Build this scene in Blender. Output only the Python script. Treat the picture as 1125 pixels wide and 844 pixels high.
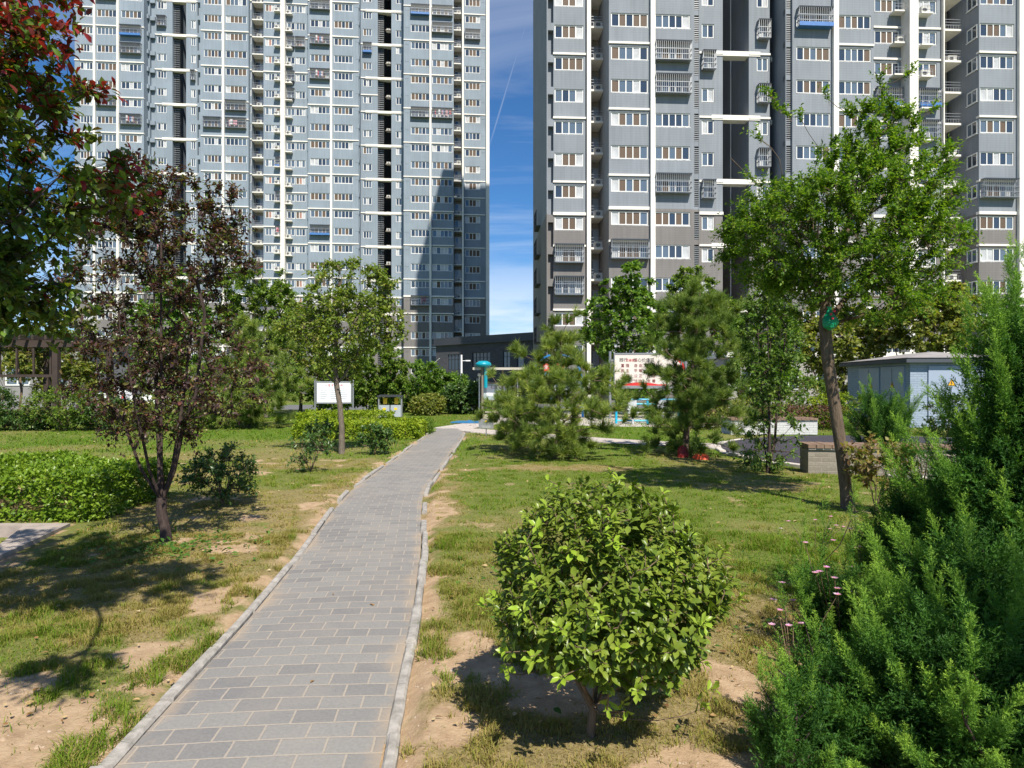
import bpy, math, random
import numpy as np
from mathutils import Vector, Matrix
for _o in list(bpy.data.objects): bpy.data.objects.remove(_o)
SC = bpy.context.scene
COL = SC.collection
R = math.radians
random.seed(7)

# ------------------------------------------------------------------ camera, light, sky
EYE, F, CX, CY = 1.6, 720.0, 562.5, 422.0
cam = bpy.data.cameras.new('camera'); cam.sensor_width = 36.0; cam.lens = 36.0*F/1125.0
cam.clip_start = 0.05; cam.clip_end = 4000
camo = bpy.data.objects.new('camera', cam); COL.objects.link(camo)
camo.location = (0, 0, EYE); camo.rotation_euler = (R(90), 0, 0)
SC.camera = camo
SUN_AZ, SUN_EL = R(20.5), R(50.7)          # azimuth measured from straight behind the camera towards the right
sunv = Vector((math.cos(SUN_EL)*math.sin(SUN_AZ), -math.cos(SUN_EL)*math.cos(SUN_AZ), math.sin(SUN_EL)))
sl = bpy.data.lights.new('sun', 'SUN'); sl.energy = 5.0; sl.angle = R(0.5); sl.color = (1.0, 0.93, 0.81)
so = bpy.data.objects.new('sun', sl); COL.objects.link(so)
so.rotation_euler = (-sunv).to_track_quat('-Z', 'Y').to_euler(); so.location = sunv*200
W = bpy.data.worlds.new('World'); SC.world = W; W.use_nodes = True
SC.view_settings.view_transform = 'Standard'; SC.view_settings.look = 'None'
SC.view_settings.gamma = 1.0; SC.view_settings.use_curve_mapping = False
SC.view_settings.exposure = 0.6
SC.cycles.max_bounces = 6; SC.cycles.diffuse_bounces = 3; SC.cycles.glossy_bounces = 2; SC.cycles.transmission_bounces = 4; SC.cycles.transparent_max_bounces = 12
SC.cycles.use_denoising = True
SC.cycles.sample_clamp_indirect = 8

def N(nt, t, loc=(0, 0), **kw):
    n = nt.nodes.new(t)
    for k, v in kw.items():
        if k.startswith('i_'): n.inputs[k[2:].replace('_', ' ')].default_value = v
        else: setattr(n, k, v)
    return n

def sky():
    nt = W.node_tree; nt.nodes.clear(); L = nt.links.new
    out = N(nt, 'ShaderNodeOutputWorld'); bg = N(nt, 'ShaderNodeBackground'); bg.inputs['Strength'].default_value = 0.053
    st = N(nt, 'ShaderNodeTexSky', sky_type='NISHITA', sun_disc=False)
    st.sun_elevation = SUN_EL; st.sun_rotation = math.atan2(sunv.x, sunv.y)
    st.air_density = 1.0; st.dust_density = 0.25; st.ozone_density = 3.0; st.altitude = 300
    tc = N(nt, 'ShaderNodeTexCoord'); sp = N(nt, 'ShaderNodeSeparateXYZ'); L(tc.outputs['Generated'], sp.inputs[0])
    # the direction projected on a cloud layer overhead
    mx = N(nt, 'ShaderNodeMath', operation='MAXIMUM'); L(sp.outputs['Z'], mx.inputs[0]); mx.inputs[1].default_value = 0.03
    dx = N(nt, 'ShaderNodeMath', operation='DIVIDE'); L(sp.outputs['X'], dx.inputs[0]); L(mx.outputs[0], dx.inputs[1])
    dy = N(nt, 'ShaderNodeMath', operation='DIVIDE'); L(sp.outputs['Y'], dy.inputs[0]); L(mx.outputs[0], dy.inputs[1])
    cb = N(nt, 'ShaderNodeCombineXYZ'); L(dx.outputs[0], cb.inputs[0]); L(dy.outputs[0], cb.inputs[1])
    mp = N(nt, 'ShaderNodeMapping'); L(cb.outputs[0], mp.inputs[0])
    mp.inputs['Scale'].default_value = (0.35, 0.95, 1); mp.inputs['Rotation'].default_value = (0, 0, R(14)); mp.inputs['Location'].default_value = (3.1, 0.4, 0)
    n1 = N(nt, 'ShaderNodeTexNoise'); n1.inputs['Scale'].default_value = 1.15; n1.inputs['Detail'].default_value = 7; n1.inputs['Roughness'].default_value = 0.6; n1.inputs['Distortion'].default_value = 0.7
    L(mp.outputs[0], n1.inputs['Vector'])
    r1 = N(nt, 'ShaderNodeMapRange'); r1.inputs['From Min'].default_value = 0.46; r1.inputs['From Max'].default_value = 0.82; L(n1.outputs['Fac'], r1.inputs['Value'])
    # a bank of low cloud near the horizon
    lo = N(nt, 'ShaderNodeMapRange'); lo.inputs['From Min'].default_value = 0.22; lo.inputs['From Max'].default_value = 0.07
    lo.inputs['To Min'].default_value = 0.0; lo.inputs['To Max'].default_value = 0.85; L(sp.outputs['Z'], lo.inputs['Value'])
    nl = N(nt, 'ShaderNodeTexNoise'); nl.inputs['Scale'].default_value = 6; nl.inputs['Detail'].default_value = 5
    ml = N(nt, 'ShaderNodeMapping'); ml.inputs['Scale'].default_value = (0.8, 0.8, 5); L(tc.outputs['Generated'], ml.inputs[0]); L(ml.outputs[0], nl.inputs['Vector'])
    rl = N(nt, 'ShaderNodeMapRange'); rl.inputs['From Min'].default_value = 0.33; rl.inputs['From Max'].default_value = 0.62; L(nl.outputs['Fac'], rl.inputs['Value'])
    lm = N(nt, 'ShaderNodeMath', operation='MULTIPLY'); L(lo.outputs[0], lm.inputs[0]); L(rl.outputs[0], lm.inputs[1])
    h = N(nt, 'ShaderNodeMath', operation='MULTIPLY'); L(r1.outputs[0], h.inputs[0]); h.inputs[1].default_value = 0.45
    # contrail: a thin great-circle streak
    a = Vector((0.027, 1.0, 0.568)).normalized(); b = Vector((-0.031, 1.0, 0.375)).normalized(); nn = a.cross(b).normalized()
    dt = N(nt, 'ShaderNodeVectorMath', operation='DOT_PRODUCT'); L(tc.outputs['Generated'], dt.inputs[0]); dt.inputs[1].default_value = nn
    ab = N(nt, 'ShaderNodeMath', operation='ABSOLUTE'); L(dt.outputs['Value'], ab.inputs[0])
    ct = N(nt, 'ShaderNodeMapRange'); ct.inputs['From Min'].default_value = 0.0016; ct.inputs['From Max'].default_value = 0.0003; ct.inputs['To Max'].default_value = 0.16; L(ab.outputs[0], ct.inputs['Value'])
    zc = N(nt, 'ShaderNodeMapRange'); zc.inputs['From Min'].default_value = 0.33; zc.inputs['From Max'].default_value = 0.37; L(sp.outputs['Z'], zc.inputs['Value'])
    cm = N(nt, 'ShaderNodeMath', operation='MULTIPLY'); L(ct.outputs[0], cm.inputs[0]); L(zc.outputs[0], cm.inputs[1])
    s1 = N(nt, 'ShaderNodeMath', operation='MAXIMUM'); L(h.outputs[0], s1.inputs[0]); L(lm.outputs[0], s1.inputs[1])
    s2 = N(nt, 'ShaderNodeMath', operation='MAXIMUM', use_clamp=True); L(s1.outputs[0], s2.inputs[0]); L(cm.outputs[0], s2.inputs[1])
    # deepen the clear blue the way a clean autumn sky is
    tint = N(nt, 'ShaderNodeMix', data_type='RGBA', blend_type='MULTIPLY'); tint.inputs['Factor'].default_value = 1.0
    L(st.outputs[0], tint.inputs[6]); tint.inputs[7].default_value = (0.64, 1.18, 1.64, 1)
    mix = N(nt, 'ShaderNodeMix', data_type='RGBA'); L(s2.outputs[0], mix.inputs[0]); L(tint.outputs[2], mix.inputs[6]); mix.inputs[7].default_value = (12.5, 13.2, 14.2, 1)
    L(mix.outputs[2], bg.inputs['Color']); L(bg.outputs[0], out.inputs[0])
sky()

# ------------------------------------------------------------------ picture-to-place helpers (measure once, build in metres)
def G(px, py):
    y = EYE*F/(py-CY); return ((px-CX)/F*y, y)
def XA(px, y): return (px-CX)/F*y
def HA(py, y): return EYE+(CY-py)/F*y

# ------------------------------------------------------------------ materials
MATS = {}
def mat(name, col, rough=0.7, metal=0.0, noise=0.0, nscale=8.0, bump=0.0, spec=0.5, emis=None):
    if name in MATS: return MATS[name]
    m = bpy.data.materials.new(name); m.use_nodes = True; nt = m.node_tree; L = nt.links.new
    b = nt.nodes['Principled BSDF']
    b.inputs['Base Color'].default_value = (*col, 1); b.inputs['Roughness'].default_value = rough; b.inputs['Metallic'].default_value = metal
    b.inputs['Specular IOR Level'].default_value = spec
    if noise or bump:
        tc = N(nt, 'ShaderNodeTexCoord')
        n = N(nt, 'ShaderNodeTexNoise'); n.inputs['Scale'].default_value = nscale; n.inputs['Detail'].default_value = 6; n.inputs['Roughness'].default_value = 0.62
        L(tc.outputs['Object'], n.inputs['Vector'])
        if noise:
            mr = N(nt, 'ShaderNodeMapRange'); mr.inputs['From Min'].default_value = 0.25; mr.inputs['From Max'].default_value = 0.75
            mr.inputs['To Min'].default_value = 1-noise; mr.inputs['To Max'].default_value = 1+noise; L(n.outputs['Fac'], mr.inputs['Value'])
            vm = N(nt, 'ShaderNodeVectorMath', operation='SCALE'); vm.inputs[0].default_value = col; L(mr.outputs[0], vm.inputs['Scale']); L(vm.outputs[0], b.inputs['Base Color'])
        if bump:
            bp = N(nt, 'ShaderNodeBump'); bp.inputs['Strength'].default_value = bump; bp.inputs['Distance'].default_value = 0.02; L(n.outputs['Fac'], bp.inputs['Height']); L(bp.outputs[0], b.inputs['Normal'])
    MATS[name] = m
    return m

def leafmat(name, cols, trans=0.35, rough=0.5, spec=0.35, tcol=None, gain=1.5):
    """per-leaf colour from the leaf's own random number"""
    if name in MATS: return MATS[name]
    m = bpy.data.materials.new(name); m.use_nodes = True; nt = m.node_tree; L = nt.links.new
    b = nt.nodes['Principled BSDF']; out = nt.nodes['Material Output']
    at = N(nt, 'ShaderNodeAttribute', attribute_name='rnd')
    cr = N(nt, 'ShaderNodeValToRGB'); el = cr.color_ramp.elements
    k = len(cols)
    while len(el) < k: el.new(.5)
    for i in range(k): el[i].position = i/max(1, k-1)
    for i, c in enumerate(cols):
        e = el[i]; e.color = (*[min(.7, q*gain) for q in c], 1)
    L(at.outputs['Fac'], cr.inputs[0]); L(cr.outputs[0], b.inputs['Base Color'])
    b.inputs['Roughness'].default_value = rough; b.inputs['Specular IOR Level'].default_value = spec*.6
    tr = N(nt, 'ShaderNodeBsdfTranslucent'); vm = N(nt, 'ShaderNodeMix', data_type='RGBA', blend_type='MULTIPLY'); vm.inputs[0].default_value = 1.0
    L(cr.outputs[0], vm.inputs[6]); vm.inputs[7].default_value = (*(tcol or (1.45, 1.6, 0.4)), 1); L(vm.outputs[2], tr.inputs['Color'])
    mx = N(nt, 'ShaderNodeMixShader'); mx.inputs[0].default_value = trans
    L(b.outputs[0], mx.inputs[1]); L(tr.outputs[0], mx.inputs[2]); L(mx.outputs[0], out.inputs['Surface'])
    MATS[name] = m
    return m

def wallmat(name, col, rows=0.06):
    """painted small tile: faint courses, rain streaks, blotches"""
    if name in MATS: return MATS[name]
    m = bpy.data.materials.new(name); m.use_nodes = True; nt = m.node_tree; L = nt.links.new
    b = nt.nodes['Principled BSDF']; b.inputs['Roughness'].default_value = 0.75; b.inputs['Specular IOR Level'].default_value = 0.3
    tc = N(nt, 'ShaderNodeTexCoord')
    n1 = N(nt, 'ShaderNodeTexNoise'); n1.inputs['Scale'].default_value = 0.35; n1.inputs['Detail'].default_value = 5; L(tc.outputs['Object'], n1.inputs['Vector'])
    mp = N(nt, 'ShaderNodeMapping'); mp.inputs['Scale'].default_value = (5, 5, 0.22); L(tc.outputs['Object'], mp.inputs[0])
    n2 = N(nt, 'ShaderNodeTexNoise'); n2.inputs['Scale'].default_value = 1.0; n2.inputs['Detail'].default_value = 4; L(mp.outputs[0], n2.inputs['Vector'])
    wv = N(nt, 'ShaderNodeTexWave', wave_type='BANDS', bands_direction='Z'); wv.inputs['Scale'].default_value = 1.5; wv.inputs['Distortion'].default_value = 0.4; wv.inputs['Detail'].default_value = 2; L(tc.outputs['Object'], wv.inputs['Vector'])
    a = N(nt, 'ShaderNodeMath', operation='ADD'); L(n1.outputs['Fac'], a.inputs[0]); L(n2.outputs['Fac'], a.inputs[1])
    a2 = N(nt, 'ShaderNodeMath', operation='MULTIPLY_ADD'); L(wv.outputs['Fac'], a2.inputs[0]); a2.inputs[1].default_value = 0.16; L(a.outputs[0], a2.inputs[2])
    mr = N(nt, 'ShaderNodeMapRange'); mr.inputs['From Min'].default_value = 0.7; mr.inputs['From Max'].default_value = 1.5; mr.inputs['To Min'].default_value = 0.82; mr.inputs['To Max'].default_value = 1.16; L(a2.outputs[0], mr.inputs['Value'])
    vm = N(nt, 'ShaderNodeVectorMath', operation='SCALE'); vm.inputs[0].default_value = col; L(mr.outputs[0], vm.inputs['Scale']); L(vm.outputs[0], b.inputs['Base Color'])
    MATS[name] = m
    return m

def brickmat(name, c1, c2, cm, bw, rh, mortar=0.012, uv=False, dust=None, vert=False):
    if name in MATS: return MATS[name]
    m = bpy.data.materials.new(name); m.use_nodes = True; nt = m.node_tree; L = nt.links.new
    b = nt.nodes['Principled BSDF']; b.inputs['Roughness'].default_value = 0.85; b.inputs['Specular IOR Level'].default_value = 0.25
    tc = N(nt, 'ShaderNodeTexCoord'); src = tc.outputs['UV'] if uv else tc.outputs['Object']
    if vert:
        mp = N(nt, 'ShaderNodeSeparateXYZ'); L(src, mp.inputs[0]); ad = N(nt, 'ShaderNodeMath'); L(mp.outputs['X'], ad.inputs[0]); L(mp.outputs['Y'], ad.inputs[1])
        cb = N(nt, 'ShaderNodeCombineXYZ'); L(ad.outputs[0], cb.inputs[0]); L(mp.outputs['Z'], cb.inputs[1]); src = cb.outputs[0]
    br = N(nt, 'ShaderNodeTexBrick'); br.offset = 0.5; br.inputs['Scale'].default_value = 1
    nw = N(nt, 'ShaderNodeTexNoise'); nw.inputs['Scale'].default_value = 2.2; nw.inputs['Detail'].default_value = 3; L(src, nw.inputs['Vector'])
    sb = N(nt, 'ShaderNodeVectorMath', operation='SCALE'); L(nw.outputs['Color'], sb.inputs[0]); sb.inputs['Scale'].default_value = 0.025
    wv = N(nt, 'ShaderNodeVectorMath', operation='ADD'); L(src, wv.inputs[0]); L(sb.outputs[0], wv.inputs[1])
    L(wv.outputs[0], br.inputs['Vector'])
    br.inputs['Brick Width'].default_value = bw; br.inputs['Row Height'].default_value = rh; br.inputs['Mortar Size'].default_value = mortar; br.inputs['Mortar Smooth'].default_value = 0.25
    br.inputs['Bias'].default_value = 0.0
    br.inputs['Color1'].default_value = (*c1, 1); br.inputs['Color2'].default_value = (*c2, 1); br.inputs['Mortar'].default_value = (*cm, 1)
    n = N(nt, 'ShaderNodeTexNoise'); n.inputs['Scale'].default_value = 60 if uv else 25; n.inputs['Detail'].default_value = 5; n.inputs['Roughness'].default_value = 0.7; L(src, n.inputs['Vector'])
    mr = N(nt, 'ShaderNodeMapRange'); mr.inputs['From Min'].default_value = 0.3; mr.inputs['From Max'].default_value = 0.7; mr.inputs['To Min'].default_value = 0.85; mr.inputs['To Max'].default_value = 1.15; L(n.outputs['Fac'], mr.inputs['Value'])
    vm = N(nt, 'ShaderNodeVectorMath', operation='SCALE'); L(br.outputs['Color'], vm.inputs[0]); L(mr.outputs[0], vm.inputs['Scale'])
    o = vm.outputs[0]
    if dust:
        n3 = N(nt, 'ShaderNodeTexNoise'); n3.inputs['Scale'].default_value = 1.7; n3.inputs['Detail'].default_value = 8; n3.inputs['Roughness'].default_value = 0.68; L(src, n3.inputs['Vector'])
        d = N(nt, 'ShaderNodeMapRange'); d.inputs['From Min'].default_value = 0.45; d.inputs['From Max'].default_value = 0.8; d.inputs['To Max'].default_value = 0.55; L(n3.outputs['Fac'], d.inputs['Value'])
        mx = N(nt, 'ShaderNodeMix', data_type='RGBA'); L(d.outputs[0], mx.inputs[0]); L(o, mx.inputs[6]); mx.inputs[7].default_value = (*dust, 1); o = mx.outputs[2]
        # sand washed in along the kerbs
        su = N(nt, 'ShaderNodeSeparateXYZ'); L(tc.outputs['UV'], su.inputs[0]); ab = N(nt, 'ShaderNodeMath', operation='ABSOLUTE'); L(su.outputs['X'], ab.inputs[0])
        ns = N(nt, 'ShaderNodeMath', operation='MULTIPLY_ADD'); L(n3.outputs['Fac'], ns.inputs[0]); ns.inputs[1].default_value = 0.5; L(ab.outputs[0], ns.inputs[2])
        e = N(nt, 'ShaderNodeMapRange'); e.inputs['From Min'].default_value = 0.72; e.inputs['From Max'].default_value = 0.90; e.inputs['To Max'].default_value = 0.8; L(ns.outputs[0], e.inputs['Value'])
        mx2 = N(nt, 'ShaderNodeMix', data_type='RGBA'); L(e.outputs[0], mx2.inputs[0]); L(o, mx2.inputs[6]); mx2.inputs[7].default_value = (0.40, 0.30, 0.20, 1); o = mx2.outputs[2]
    L(o, b.inputs['Base Color'])
    bp = N(nt, 'ShaderNodeBump'); bp.inputs['Strength'].default_value = 0.5; bp.inputs['Distance'].default_value = 0.008; bp.invert = True
    L(br.outputs['Fac'], bp.inputs['Height']); L(bp.outputs[0], b.inputs['Normal'])
    MATS[name] = m
    return m

# ------------------------------------------------------------------ mesh helpers
class MB:
    def __init__(s): s.v = []; s.f = []; s.m = []
    def box(s, x0, x1, y0, y1, z0, z1, m=0):
        b = len(s.v)
        s.v += [(x0, y0, z0), (x1, y0, z0), (x1, y1, z0), (x0, y1, z0), (x0, y0, z1), (x1, y0, z1), (x1, y1, z1), (x0, y1, z1)]
        s.f += [(b, b+3, b+2, b+1), (b+4, b+5, b+6, b+7), (b, b+1, b+5, b+4), (b+1, b+2, b+6, b+5), (b+2, b+3, b+7, b+6), (b+3, b, b+4, b+7)]
        s.m += [m]*6
        return s
    def quad(s, a, b_, c, d, m=0):
        b = len(s.v); s.v += [a, b_, c, d]; s.f.append((b, b+1, b+2, b+3)); s.m.append(m); return s
    def tube(s, pts, rad, n=8, m=0, cap=True):
        pts = [Vector(p) for p in pts]; b = len(s.v)
        if not hasattr(rad, '__len__'): rad = [rad]*len(pts)
        up = None
        for i, p in enumerate(pts):
            t = (pts[min(i+1, len(pts)-1)]-pts[max(i-1, 0)])
            t = t.normalized() if t.length > 1e-9 else Vector((0, 0, 1))
            if up is None: up = Vector((1, 0, 0)) if abs(t.x) < .8 else Vector((0, 1, 0))
            x = (up-t*up.dot(t)).normalized(); y = t.cross(x); up = x
            for k in range(n):
                a = 2*math.pi*k/n; s.v.append(tuple(p+(x*math.cos(a)+y*math.sin(a))*rad[i]))
        for i in range(len(pts)-1):
            for k in range(n):
                s.f.append((b+i*n+k, b+i*n+(k+1) % n, b+(i+1)*n+(k+1) % n, b+(i+1)*n+k)); s.m.append(m)
        if cap:
            s.f.append(tuple(b+k for k in range(n))[::-1]); s.m.append(m)
            e = b+(len(pts)-1)*n; s.f.append(tuple(e+k for k in range(n))); s.m.append(m)
        return s
    def prism(s, poly, z0, z1, m=0):
        b = len(s.v); n = len(poly)
        s.v += [(x, y, z0) for x, y in poly]+[(x, y, z1) for x, y in poly]
        s.f.append(tuple(range(b+n-1, b-1, -1))); s.f.append(tuple(range(b+n, b+2*n))); s.m += [m, m]
        for i in range(n):
            j = (i+1) % n; s.f.append((b+i, b+j, b+n+j, b+n+i)); s.m.append(m)
        return s
    def lathe(s, prof, n=16, m=0, c=(0, 0, 0)):
        b = len(s.v)
        for r, z in prof:
            for k in range(n):
                a = 2*math.pi*k/n; s.v.append((c[0]+r*math.cos(a), c[1]+r*math.sin(a), c[2]+z))
        for i in range(len(prof)-1):
            for k in range(n):
                s.f.append((b+i*n+k, b+i*n+(k+1) % n, b+(i+1)*n+(k+1) % n, b+(i+1)*n+k)); s.m.append(m)
        return s
    def mesh(s, name, mats, smooth=False):
        me = bpy.data.meshes.new(name); me.from_pydata(s.v, [], s.f)
        for mm in (mats if isinstance(mats, (list, tuple)) else [mats]): me.materials.append(mm)
        if any(s.m): me.polygons.foreach_set('material_index', s.m)
        if smooth: me.polygons.foreach_set('use_smooth', [True]*len(me.polygons))
        me.update(); return me

def link(name, me, parent=None, loc=None):
    o = bpy.data.objects.new(name, me); COL.objects.link(o)
    if parent: o.parent = parent
    if loc: o.location = loc
    return o
def obj(name, mb, mats, parent=None, loc=None, smooth=False): return link(name, mb.mesh(name, mats, smooth), parent, loc)
def tag(o, label, cat, group=None):
    o['label'] = label; o['category'] = cat
    if group: o['group'] = group
    return o
def thing(name, label, cat, loc=(0, 0, 0), rz=0, group=None):
    o = bpy.data.objects.new(name, None); COL.objects.link(o); o.location = loc; o.rotation_euler = (0, 0, rz)
    o.empty_display_size = 0.2
    return tag(o, label, cat, group)
def struct(o, kind='structure'): o['kind'] = kind; return o

def npmesh(name, V, T, mats, rnd=None, mi=None, attrs=None, smooth=False):
    """triangle or quad soup from arrays"""
    me = bpy.data.meshes.new(name); k = T.shape[1]
    me.vertices.add(len(V)); me.vertices.foreach_set('co', np.ascontiguousarray(V, dtype=np.float32).ravel())
    me.loops.add(T.size); me.loops.foreach_set('vertex_index', np.ascontiguousarray(T, dtype=np.int32).ravel())
    me.polygons.add(len(T)); me.polygons.foreach_set('loop_start', np.arange(0, T.size, k, dtype=np.int32))
    me.polygons.foreach_set('loop_total', np.full(len(T), k, dtype=np.int32))
    for mm in (mats if isinstance(mats, (list, tuple)) else [mats]): me.materials.append(mm)
    if mi is not None: me.polygons.foreach_set('material_index', mi.astype(np.int32))
    for an, av in ([('rnd', rnd)] if rnd is not None else [])+list((attrs or {}).items()):
        a = me.attributes.new(an, 'FLOAT', 'POINT'); a.data.foreach_set('value', np.ascontiguousarray(av, dtype=np.float32))
    if smooth: me.polygons.foreach_set('use_smooth', np.ones(len(T), dtype=bool))
    me.update(calc_edges=True); return me

# ------------------------------------------------------------------ noise
def _h(ix, iy, s):
    n = (ix*374761393+iy*668265263+s*1442695041) & 0xffffffff
    n = ((n ^ (n >> 13))*1274126177) & 0xffffffff
    return ((n ^ (n >> 16)) & 0xffff)/65535.0
def vnoise(x, y, s=0):
    x = np.asarray(x, float); y = np.asarray(y, float)
    ix = np.floor(x).astype(np.int64); iy = np.floor(y).astype(np.int64); fx = x-ix; fy = y-iy
    fx = fx*fx*(3-2*fx); fy = fy*fy*(3-2*fy)
    return (_h(ix, iy, s)*(1-fx)+_h(ix+1, iy, s)*fx)*(1-fy)+(_h(ix, iy+1, s)*(1-fx)+_h(ix+1, iy+1, s)*fx)*fy
def fbm(x, y, s=0, o=4):
    t = 0; a = .5
    for i in range(o): t = t+a*vnoise(x*2**i+17.3*i, y*2**i-9.1*i, s+i); a *= .5
    return t/(1-.5**o)
def sstep(a, b, x):
    t = np.clip((x-a)/(b-a), 0, 1); return t*t*(3-2*t)
def unit(a): return a/np.maximum(np.linalg.norm(a, axis=-1, keepdims=True), 1e-9)

# ------------------------------------------------------------------ foliage kit
LEAF4 = (np.array([[0, 0, 0], [.45, .5, .10], [1, 0, -.06], [.45, -.5, .10]]), np.array([[0, 1, 2], [0, 2, 3]]))
LEAF8 = (np.array([[0, 0, 0], [.34, .36, .07], [.70, .46, .05], [1, 0, -.14], [.70, -.46, .05], [.34, -.36, .07], [.36, 0, -.01], [.74, 0, -.04]]),
         np.array([[0, 1, 6], [0, 6, 5], [6, 1, 2], [6, 2, 7], [5, 6, 7], [5, 7, 4], [7, 2, 3], [4, 7, 3]]))
NEED = (np.array([[0, .5, 0], [0, -.5, 0], [1, 0, 0]]), np.array([[0, 1, 2]]))
def leaves(P, D, Nn, L, Wd, shape):
    """one leaf per row: base point, axis, approximate normal, length, width"""
    T, Fc = shape; D = unit(D); S = unit(np.cross(D, Nn)); Nn = np.cross(S, D)
    n = len(P); L = np.broadcast_to(L, (n,)); Wd = np.broadcast_to(Wd, (n,))
    V = (P[:, None, :]+T[None, :, 0, None]*(L[:, None, None]*D[:, None, :])+T[None, :, 1, None]*(Wd[:, None, None]*S[:, None, :])
         + T[None, :, 2, None]*(L[:, None, None]*Nn[:, None, :]))
    Fa = (Fc[None]+np.arange(n)[:, None, None]*len(T)).reshape(-1, 3)
    return V.reshape(-1, 3), Fa, len(T)
def rsph(rng, n): return unit(rng.normal(size=(n, 3)))

def sample_crown(rng, ells, n, shell=0.55, mind=0.0):
    w = np.array([e[6] if len(e) > 6 else e[3]*e[4]*e[5] for e in ells], float); w /= w.sum(); out = []
    tries = 0
    while len(out) < n and tries < n*30:
        tries += 1
        e = ells[rng.choice(len(ells), p=w)]
        d = unit(rng.normal(size=3)); r = rng.random()**(1/3) if rng.random() > shell else .72+.28*rng.random()
        p = np.array(e[:3])+d*r*np.array(e[3:6])
        if mind and out and np.min(np.linalg.norm(np.array(out[-400:])-p, axis=1)) < mind: continue
        out.append(p)
    return np.array(out)

class Skel:
    def __init__(s, stems):
        s.p = []; s.par = []; s.len = []; s.stem = []
        for st in stems:
            at = st.get('at', -1); prev = at
            pts = [np.array(q, float) for q in st['pts']]
            for i, q in enumerate(pts):
                if i == 0 and at >= 0: continue
                s.p.append(q); s.par.append(prev); s.len.append(0 if prev < 0 else s.len[prev]+np.linalg.norm(q-s.p[prev])); s.stem.append(True); prev = len(s.p)-1
            st['end'] = prev
    def attach(s, targets, rng, wpath=0.35, step=0.18, zmin=None, wig=0.05, drop=0.25):
        c = targets.mean(0); root = s.p[0]
        order = np.argsort(np.linalg.norm(targets-np.array(s.p)[:].mean(0), axis=1)); tips = []
        for ti in order:
            t = targets[ti]; P = np.array(s.p); d = np.linalg.norm(P-t, axis=1)
            cost = d+wpath*np.array(s.len)+np.maximum(0, P[:, 2]-t[2]+0.05*d)*2.0
            if zmin is not None: cost = cost+np.where(P[:, 2] < zmin, 100, 0)
            j = int(np.argmin(cost)); a = s.p[j]; L = np.linalg.norm(t-a); k = max(1, int(L/step)); prev = j
            off = rng.normal(size=3)*wig*L
            for i in range(1, k+1):
                u = i/k; q = a*(1-u)+t*u+off*math.sin(math.pi*u)+np.array([0, 0, -drop*L*.5*math.sin(math.pi*u)*.5])
                s.p.append(q); s.par.append(prev); s.len.append(s.len[prev]+L/k); s.stem.append(False); prev = len(s.p)-1
            tips.append(prev)
        return tips
    def radii(s, rtip, rroot, p=1.85):
        n = len(s.p); acc = np.zeros(n); kids = [[] for _ in range(n)]
        for i in range(n):
            if s.par[i] >= 0: kids[s.par[i]].append(i)
        for i in range(n-1, -1, -1):
            acc[i] = max(acc[i], rtip**p)
            if s.par[i] >= 0: acc[s.par[i]] += acc[i]
        r = acc**(1/p); k = rroot/r[0]
        s.r = np.maximum(rtip, r*k) if k < 1 else np.maximum(rtip, rtip+(r-rtip)*(rroot-rtip)/max(1e-6, r[0]-rtip)); s.kids = kids
    def mesh(s, mb, n=6, flare=1.0, rng=None):
        done = set(); roots = [i for i in range(len(s.p)) if s.par[i] < 0]; stack = [(i, -1) for i in roots]
        while stack:
            i, frm = stack.pop(); ch = [] if frm < 0 else [frm]; cur = i
            while True:
                ch.append(cur); ks = sorted(s.kids[cur], key=lambda q: -s.r[q])
                for q in ks[1:]: stack.append((q, cur))
                if not ks: break
                cur = ks[0]
            if len(ch) < 2: continue
            rad = [s.r[q] for q in ch]
            if frm >= 0: rad[0] = min(rad[0], rad[1]*1.15)
            else: rad[0] *= flare
            mx = max(rad); nn = max(n, 12) if mx > .05 else (n if mx > .012 else max(3, n-2))
            mb.tube([s.p[q] for q in ch], rad, nn, 0, cap=False)

def bark(name, c, sc=14, bump=0.8, noise=.45):
    if name in MATS: return MATS[name]
    m = mat(name, c, 0.9, 0, noise, sc, bump, .15); nt = m.node_tree
    n = [q for q in nt.nodes if q.type == 'TEX_NOISE'][0]; tc = [q for q in nt.nodes if q.type == 'TEX_COORD'][0]
    mp = N(nt, 'ShaderNodeMapping'); mp.inputs['Scale'].default_value = (3, 3, .7)
    nt.links.new(tc.outputs['Object'], mp.inputs[0]); nt.links.new(mp.outputs[0], n.inputs['Vector'])
    return m

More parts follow.
